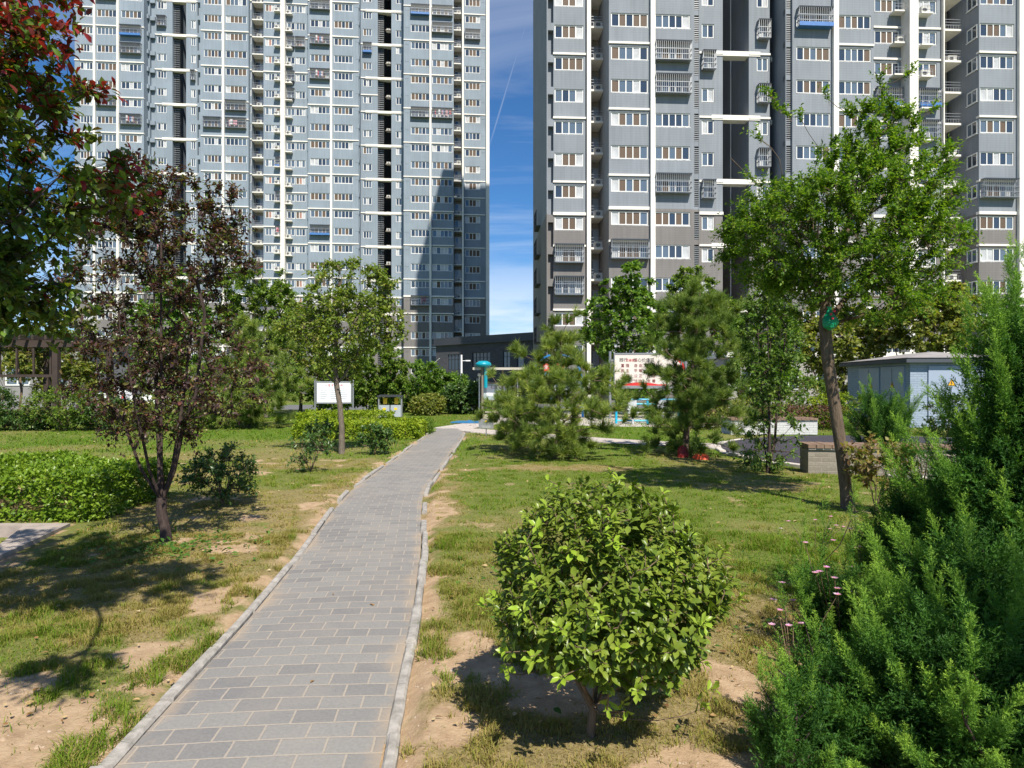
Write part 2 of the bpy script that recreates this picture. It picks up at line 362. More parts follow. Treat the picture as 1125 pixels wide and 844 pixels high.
def twig_leaves(rng, T, Dout, ntw, nl, tl, L, Wd, up=0.3, spread=0.9, droop=0.2, shape=LEAF4, inner=None, jitter=.25):
    """each target carries a few twigs, each twig leaves set alternately along it"""
    n = len(T); P0 = np.repeat(T, ntw, 0); D0 = np.repeat(Dout, ntw, 0)
    d = unit(D0+spread*rsph(rng, len(P0))+np.array([0, 0, up])); ln = tl*rng.uniform(.5, 1.15, len(P0))
    P0 = P0-d*ln[:, None]*.25
    B = np.repeat(P0, nl, 0); D = np.repeat(d, nl, 0); Lt = np.repeat(ln, nl)
    t = np.tile(np.linspace(.15, 1, nl), len(P0))+rng.normal(size=len(B))*.04
    pos = B+D*(t*Lt)[:, None]+np.array([0, 0, -1])*(droop*Lt*t*t)[:, None]+rng.normal(size=B.shape)*tl*.03
    side = unit(np.cross(D, rsph(rng, len(B))))
    ax = unit(D*.55+side*.8+rng.normal(size=B.shape)*jitter+np.array([0, 0, -droop*.6]))
    nrm = unit(np.array([0, 0, 1.0])+rng.normal(size=B.shape)*.55+D*.2)
    l = L*rng.uniform(.6, 1.2, len(B)); w = Wd*rng.uniform(.75, 1.15, len(B))*l/L
    V, Fc, k = leaves(pos, ax, nrm, l, w, shape)
    return V, Fc, k, len(B), (P0, d, ln)

def twig_mesh(mb_v, P0, d, ln, w):
    V, Fc, k = leaves(P0-d*ln[:, None]*.2, d, np.cross(d, np.array([.3, .5, .8])), ln*1.15, np.full(len(P0), w), NEED)
    return V, Fc

def make_tree(name, label, cat, loc, stems, ells, n, rng, leafm, barkm, rroot, rtip=.004, ntw=4, nl=7, tl=.28, L=.05, Wd=.03, up=.3, spread=.9, droop=.2,
              shape=LEAF4, shell=.55, mind=0., zmin=None, wpath=.3, group=None, extra=None, rndf=None, flare=1.25, step=.18, bare=None, keep=None, sides=6, twigw=.004):
    root = thing(name, label, cat, loc, group=group)
    sk = Skel(stems); T = sample_crown(rng, ells, n, shell, mind)
    if keep is not None: T = T[keep(T)]
    tips = sk.attach(T, rng, wpath=wpath, zmin=zmin, step=step)
    if bare is not None: sk.attach(np.array(bare, float), rng, wpath=.1, zmin=zmin, step=.15, wig=.1)
    sk.radii(rtip, rroot); mb = MB(); sk.mesh(mb, sides, flare)
    P = np.array(sk.p); par = np.array(sk.par)
    pos = P[tips]; dirs = unit(pos-P[par[tips]])
    # leaves sit on the tips and on the thin wood behind them
    thin = [i for i in range(len(P)) if (not sk.stem[i]) and sk.r[i] < rtip*2.6 and par[i] >= 0]
    thin = np.array(thin); sel = thin[rng.random(len(thin)) < .5] if len(thin) else thin
    pos = np.concatenate([pos, P[sel]]); dirs = np.concatenate([dirs, unit(P[sel]-P[par[sel]])])
    cen = np.array([e[:3] for e in ells]).mean(0)
    outd = unit(unit(pos-cen)*.6+dirs*.6)
    V, Fc, k, cnt, tw = twig_leaves(rng, pos, outd, ntw, nl, tl, L, Wd, up, spread, droop, shape)
    rv = rng.random(cnt) if rndf is None else rndf(V.reshape(-1, k, 3)[:, 0], rng)
    base = obj('trunk', mb, barkm, root, smooth=True)
    tv, tf = twig_mesh(None, *tw, twigw)
    # the finest twigs ride with the leaves as a second material
    Vall = np.concatenate([V, tv]); Fall = np.concatenate([Fc, tf+len(V)]); mi = np.concatenate([np.zeros(len(Fc)), np.ones(len(tf))])
    rall = np.concatenate([np.repeat(rv, k), np.zeros(len(tv))])
    link('crown', npmesh('crown', Vall, Fall, [leafm, barkm], rall, mi), root)
    return root
# ------------------------------------------------------------------ ground, path, paving
CL = np.array([(-.86, -3), (-.93, .3), (-1.10, 2.73), (-1.147, 3.26), (-1.23, 4.45), (-1.43, 6.33), (-1.72, 8.41), (-1.86, 9.76), (-1.90, 11.88), (-1.96, 15.36), (-2.11, 21.3), (-2.2, 23.4)])
def smooth_line(P, n):
    P = np.asarray(P, float); t = np.concatenate([[0], np.cumsum(np.linalg.norm(np.diff(P, axis=0), axis=1))])
    u = np.linspace(0, t[-1], n); q = np.stack([np.interp(u, t, P[:, 0]), np.interp(u, t, P[:, 1])], 1)
    for _ in range(6):
        q[1:-1] = .25*q[:-2]+.5*q[1:-1]+.25*q[2:]
    return q
PATH = smooth_line(CL, 160); HALF = .548
CROSS = smooth_line([(-2.3, 23.6), (-.9, 22.2), (.6, 20.6), (2.6, 18.6), (4.4, 17.4), (5.6, 16.9)], 60)
BACK = smooth_line([(-2.3, 23.4), (-1.6, 25.5), (-.6, 28.5), (.8, 33)], 40)
CIRC = (10.2, 15.2, 5.1)
def dist_line(x, y, Q):
    d = np.full(np.shape(x), 1e9)
    for i in range(len(Q)-1):
        a, b = Q[i], Q[i+1]; ab = b-a; t = np.clip(((x-a[0])*ab[0]+(y-a[1])*ab[1])/(ab@ab), 0, 1)
        d = np.minimum(d, np.hypot(x-a[0]-t*ab[0], y-a[1]-t*ab[1]))
    return d
DIRT = [(-2.3, 2.5, 1.3, .55), (-2.7, 3.2, .8, .4), (-2.25, 3.0, .95, .62), (-1.75, 2.5, .5, .35), (-2.12, 4.75, .22, .42), (-1.98, 3.75, .16, .3), (-.36, 3.85, .36, .34), (-.98, 8.2, .22, 1.2), (-.62, 5.6, .10, .35), (-.28, 3.05, .16, .25),
        (.15, 3.35, .34, .36), (1.2, 3.5, .18, .30), (1.25, 3.05, .2, .2), (-2.6, 6.3, .2, .3), (-2.9, 2.6, 1.2, .5), (.9, 2.6, .35, .3), (1.5, 2.4, .5, .3)]
DRY = [(1.1, 3.2, .7, .8), (.3, 3.0, .8, .7), (1.6, 4.6, .5, .7), (.7, 12.3, 1.6, .45), (-2.7, 6.4, 1.2, 1.6), (-3.4, 5.2, 1.6, 1.2), (1.25, 3.6, .45, 1.1), (1.5, 6.2, .5, .8), (-2.2, 8.0, .8, 2.2), (3.9, 10.2, 1.0, .5), (-1.0, 7.0, .3, 3.2), (.0, 2.9, .5, .5)]
def patches(x, y, L, s):
    m = np.zeros(np.shape(x)); w = fbm(x*3.1, y*3.1, s, 4)-.5
    w2 = fbm(x*9+1, y*9, s+50, 3)-.5
    for cx, cy, rx, ry in L:
        d = np.hypot((x-cx)/rx, (y-cy)/ry)+w*1.9+w2*1.1; m = np.maximum(m, 1-sstep(.45, 1.25, d))
    return m
def dirt(x, y):
    d = patches(x, y, DIRT, 5); n = fbm(x*2.3+4, y*2.3, 11, 5)-.05
    near = 1-sstep(11, 20, y); pe = dist_line(x, y, PATH[::4]); en = fbm(x*2.1+8, y*2.1, 15, 4)+.35*(fbm(x*9, y*9, 16, 3)-.5)
    d = np.maximum(d, (1-sstep(.60, .98, pe+.5*(en-.5)))*sstep(.40, .62, en)*.95)
    return np.maximum(d, sstep(.60, .70, n)*.75*near*(.55+.45*(x < -1)))
def dryness(x, y):
    n = fbm(x*.55+3, y*.55, 21, 4); return np.clip(patches(x, y, DRY, 9)*.8+sstep(.44, .66, n)*.5+np.where(x < -1.2, .38, .20)*(1-sstep(12, 18, y)), 0, 1)

def axis(fine0, fine1, st, far):
    a = list(np.arange(fine0, fine1, st)); s = st
    while a[-1] < far: s *= 1.22; a.append(a[-1]+s)
    s = st; b = [fine0]
    while b[-1] > -far: s *= 1.22; b.append(b[-1]-s)
    return np.array(b[:0:-1]+a)
gx = axis(-7, 6, .06, 900); gy = axis(1.2, 13, .06, 900)
X, Y = np.meshgrid(gx, gy); x = X.ravel(); y = Y.ravel()
dp = dist_line(x, y, PATH); near = 1-sstep(14, 40, np.hypot(x, y))
dm = dirt(x, y); dr = dryness(x, y)
Z = near*((fbm(x*.7, y*.7, 31, 3)-.5)*.06+(fbm(x*5, y*5, 33, 3)-.5)*.022)+.012*near
Z = np.where(dp < .75, Z*sstep(.60, .75, dp)-.03*(1-sstep(.60, .70, dp)), Z)
dcir = np.hypot(x-CIRC[0], y-CIRC[1]); Z = np.where(dcir < CIRC[2]+.5, np.minimum(Z, -.03), Z); Z = np.where(y > 18, np.minimum(Z, -.004), Z)
dcr = np.minimum(dist_line(x, y, CROSS), dist_line(x, y, BACK)); Z = np.where(dcr < 1.1, np.minimum(Z, -.02), Z)
# a sunken paved bay by the left hedge
PIT = (-8.0, -5.30, 4.9, 7.2)
def pitx(yy): return np.interp(yy, [4.9, 5.9, 7.2], [-4.5, -4.75, -5.35])-.02
Z = np.where((x > PIT[0]) & (x < pitx(y)+.06) & (y > PIT[2]) & (y < PIT[3]), -.30, Z)
def ground_h(px, py):
    """height of the sheet at points"""
    i = np.clip(np.searchsorted(gx, px)-1, 0, len(gx)-2); j = np.clip(np.searchsorted(gy, py)-1, 0, len(gy)-2); Zg = Z.reshape(len(gy), len(gx))
    fx = (px-gx[i])/(gx[i+1]-gx[i]); fy = (py-gy[j])/(gy[j+1]-gy[j])
    return (Zg[j, i]*(1-fx)+Zg[j, i+1]*fx)*(1-fy)+(Zg[j+1, i]*(1-fx)+Zg[j+1, i+1]*fx)*fy
nx, ny = len(gx), len(gy); I = np.arange(nx*ny).reshape(ny, nx)
Q = np.stack([I[:-1, :-1], I[:-1, 1:], I[1:, 1:], I[1:, :-1]], -1).reshape(-1, 4)
def groundmat():
    m = bpy.data.materials.new('ground'); m.use_nodes = True; nt = m.node_tree; L = nt.links.new; b = nt.nodes['Principled BSDF']
    b.inputs['Roughness'].default_value = .95; b.inputs['Specular IOR Level'].default_value = .1
    tc = N(nt, 'ShaderNodeTexCoord')
    def noise(sc, d=6, r=.65):
        n = N(nt, 'ShaderNodeTexNoise'); n.inputs['Scale'].default_value = sc; n.inputs['Detail'].default_value = d; n.inputs['Roughness'].default_value = r; L(tc.outputs['Object'], n.inputs['Vector']); return n
    def ramp(src, *els):
        c = N(nt, 'ShaderNodeValToRGB'); e = c.color_ramp.elements
        while len(e) < len(els): e.new(.5)
        for q, (p, cc) in zip(e, els): q.position = p; q.color = (*cc, 1)
        L(src, c.inputs[0]); return c
    soil = ramp(noise(9).outputs['Fac'], (.3, (.30, .205, .125)), (.55, (.42, .30, .19)), (.75, (.50, .375, .25)))
    grs = ramp(noise(22, 8, .75).outputs['Fac'], (.3, (.045, .078, .010)), (.5, (.090, .148, .018)), (.72, (.16, .185, .04)))
    dry = ramp(noise(30, 8, .75).outputs['Fac'], (.3, (.11, .085, .035)), (.5, (.235, .185, .085)), (.72, (.38, .30, .16)))
    ad = N(nt, 'ShaderNodeAttribute', attribute_name='dirt'); ay = N(nt, 'ShaderNodeAttribute', attribute_name='dry')
    m1 = N(nt, 'ShaderNodeMix', data_type='RGBA'); L(ay.outputs['Fac'], m1.inputs[0]); L(grs.outputs[0], m1.inputs[6]); L(dry.outputs[0], m1.inputs[7])
    nf = noise(45, 4); a = N(nt, 'ShaderNodeMath', operation='MULTIPLY_ADD'); L(nf.outputs['Fac'], a.inputs[0]); a.inputs[1].default_value = .7; L(ad.outputs['Fac'], a.inputs[2])
    mr = N(nt, 'ShaderNodeMapRange'); mr.inputs['From Min'].default_value = .55; mr.inputs['From Max'].default_value = .95; L(a.outputs[0], mr.inputs['Value'])
    m2 = N(nt, 'ShaderNodeMix', data_type='RGBA'); L(mr.outputs[0], m2.inputs[0]); L(m1.outputs[2], m2.inputs[6]); L(soil.outputs[0], m2.inputs[7])
    L(m2.outputs[2], b.inputs['Base Color'])
    bp = N(nt, 'ShaderNodeBump'); bp.inputs['Strength'].default_value = .7; bp.inputs['Distance'].default_value = .02; L(noise(55, 8, .7).outputs['Fac'], bp.inputs['Height']); L(bp.outputs[0], b.inputs['Normal'])
    return m
struct(link('ground', npmesh('ground', np.stack([x, y, Z], 1), Q, groundmat(), attrs={'dirt': dm, 'dry': dr}, smooth=True)))

def strip(name, Q, hl, hr, z, m, uvs=True):
    Q = np.asarray(Q); t = np.gradient(Q, axis=0); t /= np.linalg.norm(t, axis=1)[:, None]; nrm = np.stack([t[:, 1], -t[:, 0]], 1)
    s = np.concatenate([[0], np.cumsum(np.linalg.norm(np.diff(Q, axis=0), axis=1))]); k = 7; V = []; UV = []
    for i in range(len(Q)):
        for j in range(k):
            w = -hl+(hl+hr)*j/(k-1); p = Q[i]+nrm[i]*w; V.append((p[0], p[1], z+.010*math.cos(w/hl*1.3)-.008)); UV.append((w, s[i]))
    Fs = [(i*k+j, i*k+j+1, (i+1)*k+j+1, (i+1)*k+j) for i in range(len(Q)-1) for j in range(k-1)]
    me = bpy.data.meshes.new(name); me.from_pydata(V, [], Fs); me.materials.append(m)
    uv = me.uv_layers.new(name='UVMap'); uv.data.foreach_set('uv', np.array([UV[l.vertex_index] for l in me.loops]).ravel())
    me.polygons.foreach_set('use_smooth', [True]*len(me.polygons)); me.update()
    return struct(link(name, me))
paver = brickmat('paver', (.176, .172, .170), (.232, .224, .212), (.32, .28, .235), .205, .132, .006, uv=True, dust=(.31, .275, .235))
strip('path', PATH, HALF, HALF, .012, paver)
pale = brickmat('pale_paver', (.42, .37, .34), (.50, .45, .41), (.36, .30, .25), .2, .2, .01, uv=True)
strip('cross_path', CROSS, .62, .62, .010, pale); strip('back_path', BACK, .75, .75, .006, pale)

def kerb(name, Q, off, w, h, m, seg=.62, seed=1):
    rng = random.Random(seed); mb = MB(); Q = np.asarray(Q); t = np.gradient(Q, axis=0); t /= np.linalg.norm(t, axis=1)[:, None]; nr = np.stack([t[:, 1], -t[:, 0]], 1)
    s = np.concatenate([[0], np.cumsum(np.linalg.norm(np.diff(Q, axis=0), axis=1))]); a = 0
    while a < s[-1]-.1:
        b = min(a+seg*rng.uniform(.85, 1.1), s[-1]); dz = rng.uniform(-.03, .012); dw = rng.uniform(-.009, .009); ww = w*rng.uniform(.75, 1.0); st = []
        if rng.random() > .10:
            nn = 5
            for i in range(nn):
                u = a+(b-a)*(.008+.984*i/(nn-1)); c = np.array([np.interp(u, s, Q[:, 0]), np.interp(u, s, Q[:, 1])]); n = np.array([np.interp(u, s, nr[:, 0]), np.interp(u, s, nr[:, 1])])
                jit = rng.uniform(-.0025, .0025); o = off+dw+jit; e = .012
                st.append([(*(c+n*(o-ww/2)), -.06), (*(c+n*(o-ww/2)), h+dz-e), (*(c+n*(o-ww/2+e)), h+dz+jit), (*(c+n*(o+ww/2-e)), h+dz-jit), (*(c+n*(o+ww/2)), h+dz-e), (*(c+n*(o+ww/2)), -.06)])
            B = len(mb.v)
            for r_ in st: mb.v += r_
            for i in range(nn-1):
                for j in range(5): mb.f.append((B+i*6+j, B+i*6+j+1, B+(i+1)*6+j+1, B+(i+1)*6+j)); mb.m.append(0)
            mb.f.append(tuple(B+j for j in range(6))[::-1]); mb.f.append(tuple(B+(nn-1)*6+j for j in range(6))); mb.m += [0, 0]
        a = b
    return struct(obj(name, mb, m))
kstone = mat('kerb_stone', (.32, .30, .275), .9, 0, .45, 11, .6, .2)
kerb('kerb', PATH[:150], -HALF-.036, .072, .040, kstone, seed=3); kerb('kerb', PATH[:146], HALF+.034, .068, .036, kstone, seed=4)
kerb('kerb', CROSS[8:], .66, .07, .03, kstone, seed=5)
asph = mat('dark_asphalt', (.052, .048, .060), .95, 0, .25, 40, .5, .2)
mb = MB(); mb.prism([(CIRC[0]+CIRC[2]*math.cos(a), CIRC[1]+CIRC[2]*math.sin(a)) for a in np.linspace(0, 2*math.pi, 96, endpoint=False)], -.2, .012)
struct(obj('round_pavement', mb, asph))
kerb('kerb', [(CIRC[0]+(CIRC[2]+.09)*math.cos(a), CIRC[1]+(CIRC[2]+.09)*math.sin(a)) for a in np.linspace(2.2, 4.6, 90)], 0, .16, .03, mat('pale_kerb', (.55, .50, .45), .9, 0, .2, 7, .3), seed=6)
mb = MB(); mb.prism([(-1.2, 28), (.6, 26.2), (4.2, 24.6), (9, 24.2), (11, 30), (9, 38), (-2, 38)], -.1, .004); struct(obj('plaza', mb, pale))
mb = MB(); mb.box(-40, -2, 41, 50, -.1, .004); mb.box(-2, 45, 43, 52, -.1, .004); struct(obj('road', mb, mat('road_asphalt', (.12, .12, .125), .95, 0, .2, 6)))

# sunken bay with its concrete coping
mb = MB(); mb.prism([(PIT[0], PIT[2]), (-4.5, PIT[2]), (-4.75, 5.9), (-5.35, PIT[3]), (PIT[0], PIT[3])], -.4, -.28); struct(obj('pavement', mb, brickmat('red_paver', (.20, .12, .09), (.27, .17, .13), (.20, .16, .13), .2, .1, .01)))
conc = mat('rough_concrete', (.33, .285, .25), .9, 0, .25, 5, .5, .2)
mb = MB(); mb.prism([(PIT[0], PIT[3]), (-5.35, PIT[3]-.02), (-4.75, 5.9), (-4.5, 4.9), (-4.38, 4.9), (-4.63, 5.93), (-4.92, 7.30), (PIT[0], 7.33)], -.45, .05)
tag(obj('concrete_edging', mb, conc), 'low pale concrete edging round the sunken corner before the clipped hedge', 'edging')

# ------------------------------------------------------------------ grass
def grass_field(name, nb, xr, yr, h0, h1, w, seg, seed, m, dens_pow=1.0, tuft=True):
    rng = np.random.default_rng(seed); k = nb*3
    yy = np.sqrt(rng.random(k)*(yr[1]**2-yr[0]**2)+yr[0]**2); xx = (rng.random(k)*2-1)*.86*yy; ok = (xx > xr[0]) & (xx < xr[1]); xx = xx[ok]; yy = yy[ok]
    d = dirt(xx, yy); tn = fbm(xx*6, yy*6, 41, 3); cl = fbm(xx*1.3, yy*1.3, 43, 3)
    pr = (1-.97*sstep(.15, .7, d))*(.35+.9*sstep(.35, .7, tn))*(.55+.6*cl)
    dpt = dist_line(xx, yy, PATH); edge = (dpt < .85)
    pr = np.where(edge & (tn > .50), np.maximum(pr, .8), pr)
    ok = (rng.random(len(xx)) < pr) & (dpt > HALF+.08+.10*(tn < .6)) & (np.hypot(xx-CIRC[0], yy-CIRC[1]) > CIRC[2]+.2) & (np.minimum(dist_line(xx, yy, CROSS), dist_line(xx, yy, BACK)) > .75)
    ok &= ~((xx < pitx(yy)+.55*(yy-4.4)/2.9+.15) & (yy > PIT[2]-.2) & (yy < PIT[3]+.2))
    xx = xx[ok][:nb]; yy = yy[ok][:nb]; tn = tn[ok][:nb]; dpt = dpt[ok][:nb]; n = len(xx)
    dy = dryness(xx, yy); lush = fbm(xx*.9, yy*.9, 47, 3)
    h = rng.uniform(h0, h1, n)*(.6+.9*sstep(.4, .75, tn))*(1-.45*dy)*(.7+.6*lush)
    h = np.where((dpt < .95) & (tn > .52), h*1.2, h)
    a = rng.random(n)*2*math.pi; lean = rng.uniform(.2, 1.5, n); dirx = np.stack([np.cos(a), np.sin(a), 0*a], 1); side = np.stack([-np.sin(a), np.cos(a), 0*a], 1)
    base = np.stack([xx, yy, ground_h(xx, yy)-.004], 1); ww = (w*rng.uniform(.6, 1.3, n))[:, None]; up = np.array([0, 0, 1.0])
    if seg == 2:
        mid = base+up*(h*.6)[:, None]+dirx*(h*lean*.3)[:, None]; tip = base+up*(h*(1.0-.25*lean))[:, None]+dirx*(h*lean)[:, None]
        V = np.stack([base-side*ww/2, base+side*ww/2, mid+side*ww*.4, mid-side*ww*.4, tip], 1).reshape(-1, 3); T = np.array([[0, 1, 2], [0, 2, 3], [3, 2, 4]]); kk = 5
    else:
        tip = base+up*(h*(1.0-.25*lean))[:, None]+dirx*(h*lean)[:, None]
        V = np.stack([base-side*ww/2, base+side*ww/2, tip], 1).reshape(-1, 3); T = np.array([[0, 1, 2]]); kk = 3
    Fc = (T[None]+np.arange(n)[:, None, None]*kk).reshape(-1, 3)
    r = np.clip(dy*.62+rng.random(n)*.38+(rng.random(n) < .22)*.45, 0, 1)
    return struct(link(name, npmesh(name, V, Fc, m, np.repeat(r, kk))), 'stuff')
gm = leafmat('grass_blade', [(.058, .122, .010), (.090, .165, .014), (.135, .190, .024), (.205, .19, .05), (.28, .215, .085)], .3, .75, .03, gain=1.2)
grass_field('grass', 200000, (-6.5, 3.6), (2.4, 7.0), .025, .078, .0042, 2, 1, gm)
grass_field('grass', 130000, (-12, 8), (7.0, 13.5), .03, .06, .010, 1, 2, gm)
grass_field('grass', 110000, (-30, 26), (13.5, 36), .04, .08, .028, 1, 3, gm)
# fallen leaves scattered on lawn and path edge
rng = np.random.default_rng(5); n = 1900
yy = 3+27*rng.random(n)**1.3; xx = (rng.random(n)*2-1)*.8*yy; dpt = dist_line(xx, yy, PATH)
ok = ((dpt > .62) | (rng.random(n) < .06)) & (np.hypot(xx-CIRC[0], yy-CIRC[1]) > CIRC[2]); xx, yy = xx[ok], yy[ok]; n = len(xx); dpt = dpt[ok]
gz = np.where(dpt < .6, .02, np.maximum(ground_h(xx, yy), 0)+.018)
V, Fc, k = leaves(np.stack([xx, yy, gz], 1), rng.normal(size=(n, 3))*np.array([1, 1, .10]), np.array([0, 0, 1])+rng.normal(size=(n, 3))*.2, rng.uniform(.018, .055, n)*(.7+yy*.05), rng.uniform(.012, .035, n)*(.7+yy*.05), LEAF8)
struct(link('fallen_leaves', npmesh('fallen_leaves', V, Fc, leafmat('dead_leaf', [(.12, .06, .03), (.24, .14, .06), (.36, .25, .12), (.45, .36, .22)], .2, .7, .2, gain=1.2), np.repeat(rng.random(n), k))), 'stuff')
# pebbles and crumbs of earth on the bare soil
rng = np.random.default_rng(6); n = 9000; yy = 2.4+9*rng.random(n)**1.5; xx = (rng.random(n)*2-1)*.8*yy; dd = dirt(xx, yy); ok = (rng.random(n) < dd*.8) & (dist_line(xx, yy, PATH) > HALF+.02) & ~((xx < -4.7) & (yy > 4.7) & (yy < 7.5)); xx, yy = xx[ok], yy[ok]; n = len(xx)
r = rng.uniform(.003, .009, n)*(1+(rng.random(n) < .05)*1.6); oct_ = np.array([[1, 0, 0], [0, 1, 0], [-1, 0, 0], [0, -1, 0], [.1, .1, .7]]); a = rng.random(n)*6.28; ca, sa = np.cos(a), np.sin(a)
oo = oct_[None]*(1+.5*(rng.random((n, 5, 1))-.5)); vx = oo[:, :, 0]*ca[:, None]-oo[:, :, 1]*sa[:, None]; vy = oo[:, :, 0]*sa[:, None]+oo[:, :, 1]*ca[:, None]
V = np.stack([xx[:, None]+vx*r[:, None], yy[:, None]+vy*r[:, None]*.8, ground_h(xx, yy)[:, None]+oo[:, :, 2]*r[:, None]-.0005], -1).reshape(-1, 3); T = np.array([[0, 1, 4], [1, 2, 4], [2, 3, 4], [3, 0, 4]])
struct(link('gravel', npmesh('gravel', V, (T[None]+np.arange(n)[:, None, None]*5).reshape(-1, 3), leafmat('soil_crumb', [(.22, .15, .09), (.36, .26, .17), (.42, .36, .30)], .0, .9, .1, gain=1.0), np.repeat(rng.random(n), 5))), 'stuff')
# low broad-leaved weeds under the plum tree and along the lawn
rng = np.random.default_rng(8); n = 900
cx = np.concatenate([rng.normal(-3.25, .45, 500), rng.normal(1.2, 1.2, 400)]); cy = np.concatenate([rng.normal(6.3, .35, 500), rng.normal(4.6, .9, 400)])
ok = (dist_line(cx, cy, PATH) > .9) & (cy > 2.6) & (dirt(cx, cy) < .6); cx, cy = cx[ok], cy[ok]; n = len(cx)
V, Fc, k = leaves(np.stack([cx, cy, np.maximum(0, ground_h(cx, cy))+rng.uniform(.01, .05, n)], 1), rng.normal(size=(n, 3))*np.array([1, 1, .3])+np.array([0, 0, .25]), np.array([0, 0, 1])+rng.normal(size=(n, 3))*.3, rng.uniform(.03, .07, n), rng.uniform(.02, .04, n), LEAF8)
struct(link('ground_cover', npmesh('ground_cover', V, Fc, leafmat('weed', [(.04, .10, .014), (.07, .14, .02), (.10, .17, .03)], .3, .5, gain=1.2), np.repeat(rng.random(n), k))), 'stuff')

# ------------------------------------------------------------------ the two residential towers
blue_l = wallmat('tower_paint_blue', (.225, .274, .328)); grey_r = wallmat('tower_paint_grey', (.212, .236, .268)); low_l = wallmat('tower_paint_low', (.17, .16, .158)); low_r = wallmat('tower_paint_brown', (.172, .162, .158))
white = mat('white_render', (.74, .71, .66), .8, 0, .10, .8); dark = mat('recess_shade_black', (.035, .037, .042), .9); inn = mat('balcony_inside', (.30, .27, .24), .85, 0, .3, 1.2)  # recess back walls coloured near black for the shade deep in the gaps
pvc = mat('white_pvc', (.72, .72, .71), .45); metal = mat('grey_metal', (.33, .34, .35), .45, .6); acw = mat('ac_white', (.62, .61, .57), .5, 0, .12, 3); dkm = mat('dark_metal', (.05, .052, .058), .5, .3); bluep = mat('blue_panel', (.05, .16, .42), .5, 0, .15, 4)
def glassmat(name, col, rough=.06):
    m = mat(name, col, rough, 0, 0, 1, 0, .8); return m
glA = glassmat('window_glass', (.10, .135, .18)); glB = glassmat('window_glass_dark', (.035, .05, .075)); brn = mat('brown_screen', (.10, .066, .044), .7, 0, .2, 8); curt = mat('pale_curtain', (.46, .47, .48), .25, 0, .25, 2, 0, .6); curp = mat('coloured_curtain', (.36, .20, .16), .4, 0, .3, 3, 0, .5)
PANES = [glA, glB, brn, curt, curp]
WCACHE = {}
def window_meshes(w, n, h, var):
    key = (round(w, 1), n, h, var)
    if key in WCACHE: return WCACHE[key]
    w = key[0]; rg = random.Random(str(key)); f = MB(); p = MB(); t = .085
    f.box(-w/2, w/2, -.03, .06, 0, t); f.box(-w/2, w/2, -.03, .06, h-t, h); f.box(-w/2, -w/2+t, -.03, .06, t, h-t); f.box(w/2-t, w/2, -.03, .06, t, h-t)
    f.box(-w/2-.05, w/2+.05, -.09, -.031, -.07, .0)
    lw = (w-2*t)/n
    sym = n >= 4 and rg.random() < .34
    for i in range(n):
        a = -w/2+t+i*lw; b = a+lw
        if i: f.box(a-.042, a+.042, -.025, .05, t, h-t)
        if sym and i in (1, n-2): c = 2
        else: c = rg.choices([0, 1, 2, 3, 4], [5, 4, .8, 2.2, .08])[0]
        tilt = rg.uniform(-.012, .012)
        p.quad((a+(.025 if i else 0), .02+tilt, t), (b-(.025 if i < n-1 else 0), .02-tilt, t), (b-(.025 if i < n-1 else 0), .02-tilt, h-t), (a+(.025 if i else 0), .02+tilt, h-t), c)
    WCACHE[key] = (f.mesh('window', pvc), p.mesh('pane', PANES)); return WCACHE[key]
CC = {}
WASH = [mat('washing_red', (.45, .06, .07), .9), mat('washing_white', (.6, .6, .62), .9), mat('washing_blue', (.08, .16, .36), .9), mat('washing_pink', (.55, .28, .32), .9)]
def cage_mesh(w, kind):
    key = (round(w, 1), kind)
    if key in CC: return CC[key]
    w = key[0]; m = MB(); d = .55; h = 1.45; t = .014
    n = int(w/.16)
    for i in range(n+1):
        x_ = -w/2+w*i/n; m.box(x_-t, x_+t, -d-t, -d+t, -.1, h)
    for z in (-.1, .35, .8, h): m.box(-w/2-.02, w/2+.02, -d-.03, -d+.03, z-.02, z+.02); m.box(-w/2-.02, -w/2+.02, -d, 0, z-.02, z+.02); m.box(w/2-.02, w/2+.02, -d, 0, z-.02, z+.02)
    for s_ in (-1, 1):
        for j in range(4): m.box(s_*w/2-t, s_*w/2+t, -d*(j+1)/5-t, -d*(j+1)/5+t, -.1, h)
    m.box(-w/2, w/2, -d, 0, -.16, -.12, 1 if kind == 'blue' else 0)
    if kind == 'wash':
        rg = random.Random(int(w*100))
        for j in range(6): a = -w/2+.1+rg.random()*(w-.5); m.box(a, a+rg.uniform(.2, .4), -d+.05+j*.02, -d+.065+j*.02, rg.uniform(.1, .5), rg.uniform(.9, 1.3), 3+rg.randrange(4))
    if kind == 'blue': m.box(-w/2-.03, w/2+.03, -d-.06, -d-.035, -.16, .18, 1)
    else:
        for j in range(5): m.box(-w/2, w/2, -d*(j+.5)/5-.012, -d*(j+.5)/5+.012, -.119, -.10, 0)
    m.box(-w/2-.04, w/2+.04, -d-.06, 0, h+.02, h+.05, 2)
    CC[key] = m.mesh('window_cage', [metal, bluep, dkm]+WASH); return CC[key]
def ac_mesh():
    if 'ac' in CC: return CC['ac']
    m = MB(); m.box(-.4, .4, -.15, .15, 0, .55, 0); m.box(-.42, .42, -.17, .17, .55, .57, 0)
    c = [(.2*math.cos(a)-.1, .2*math.sin(a)+.28) for a in np.linspace(0, 2*math.pi, 14, endpoint=False)]
    b = len(m.v); m.v += [(p[0], -.156, p[1]) for p in c]; m.f.append(tuple(range(b, b+14))); m.m.append(1)
    for i in range(4): m.box(-.28, .08, -.165, -.157, .1+.11*i, .115+.11*i, 0)
    CC['ac'] = m.mesh('air_conditioner', [acw, dkm]); return CC['ac']

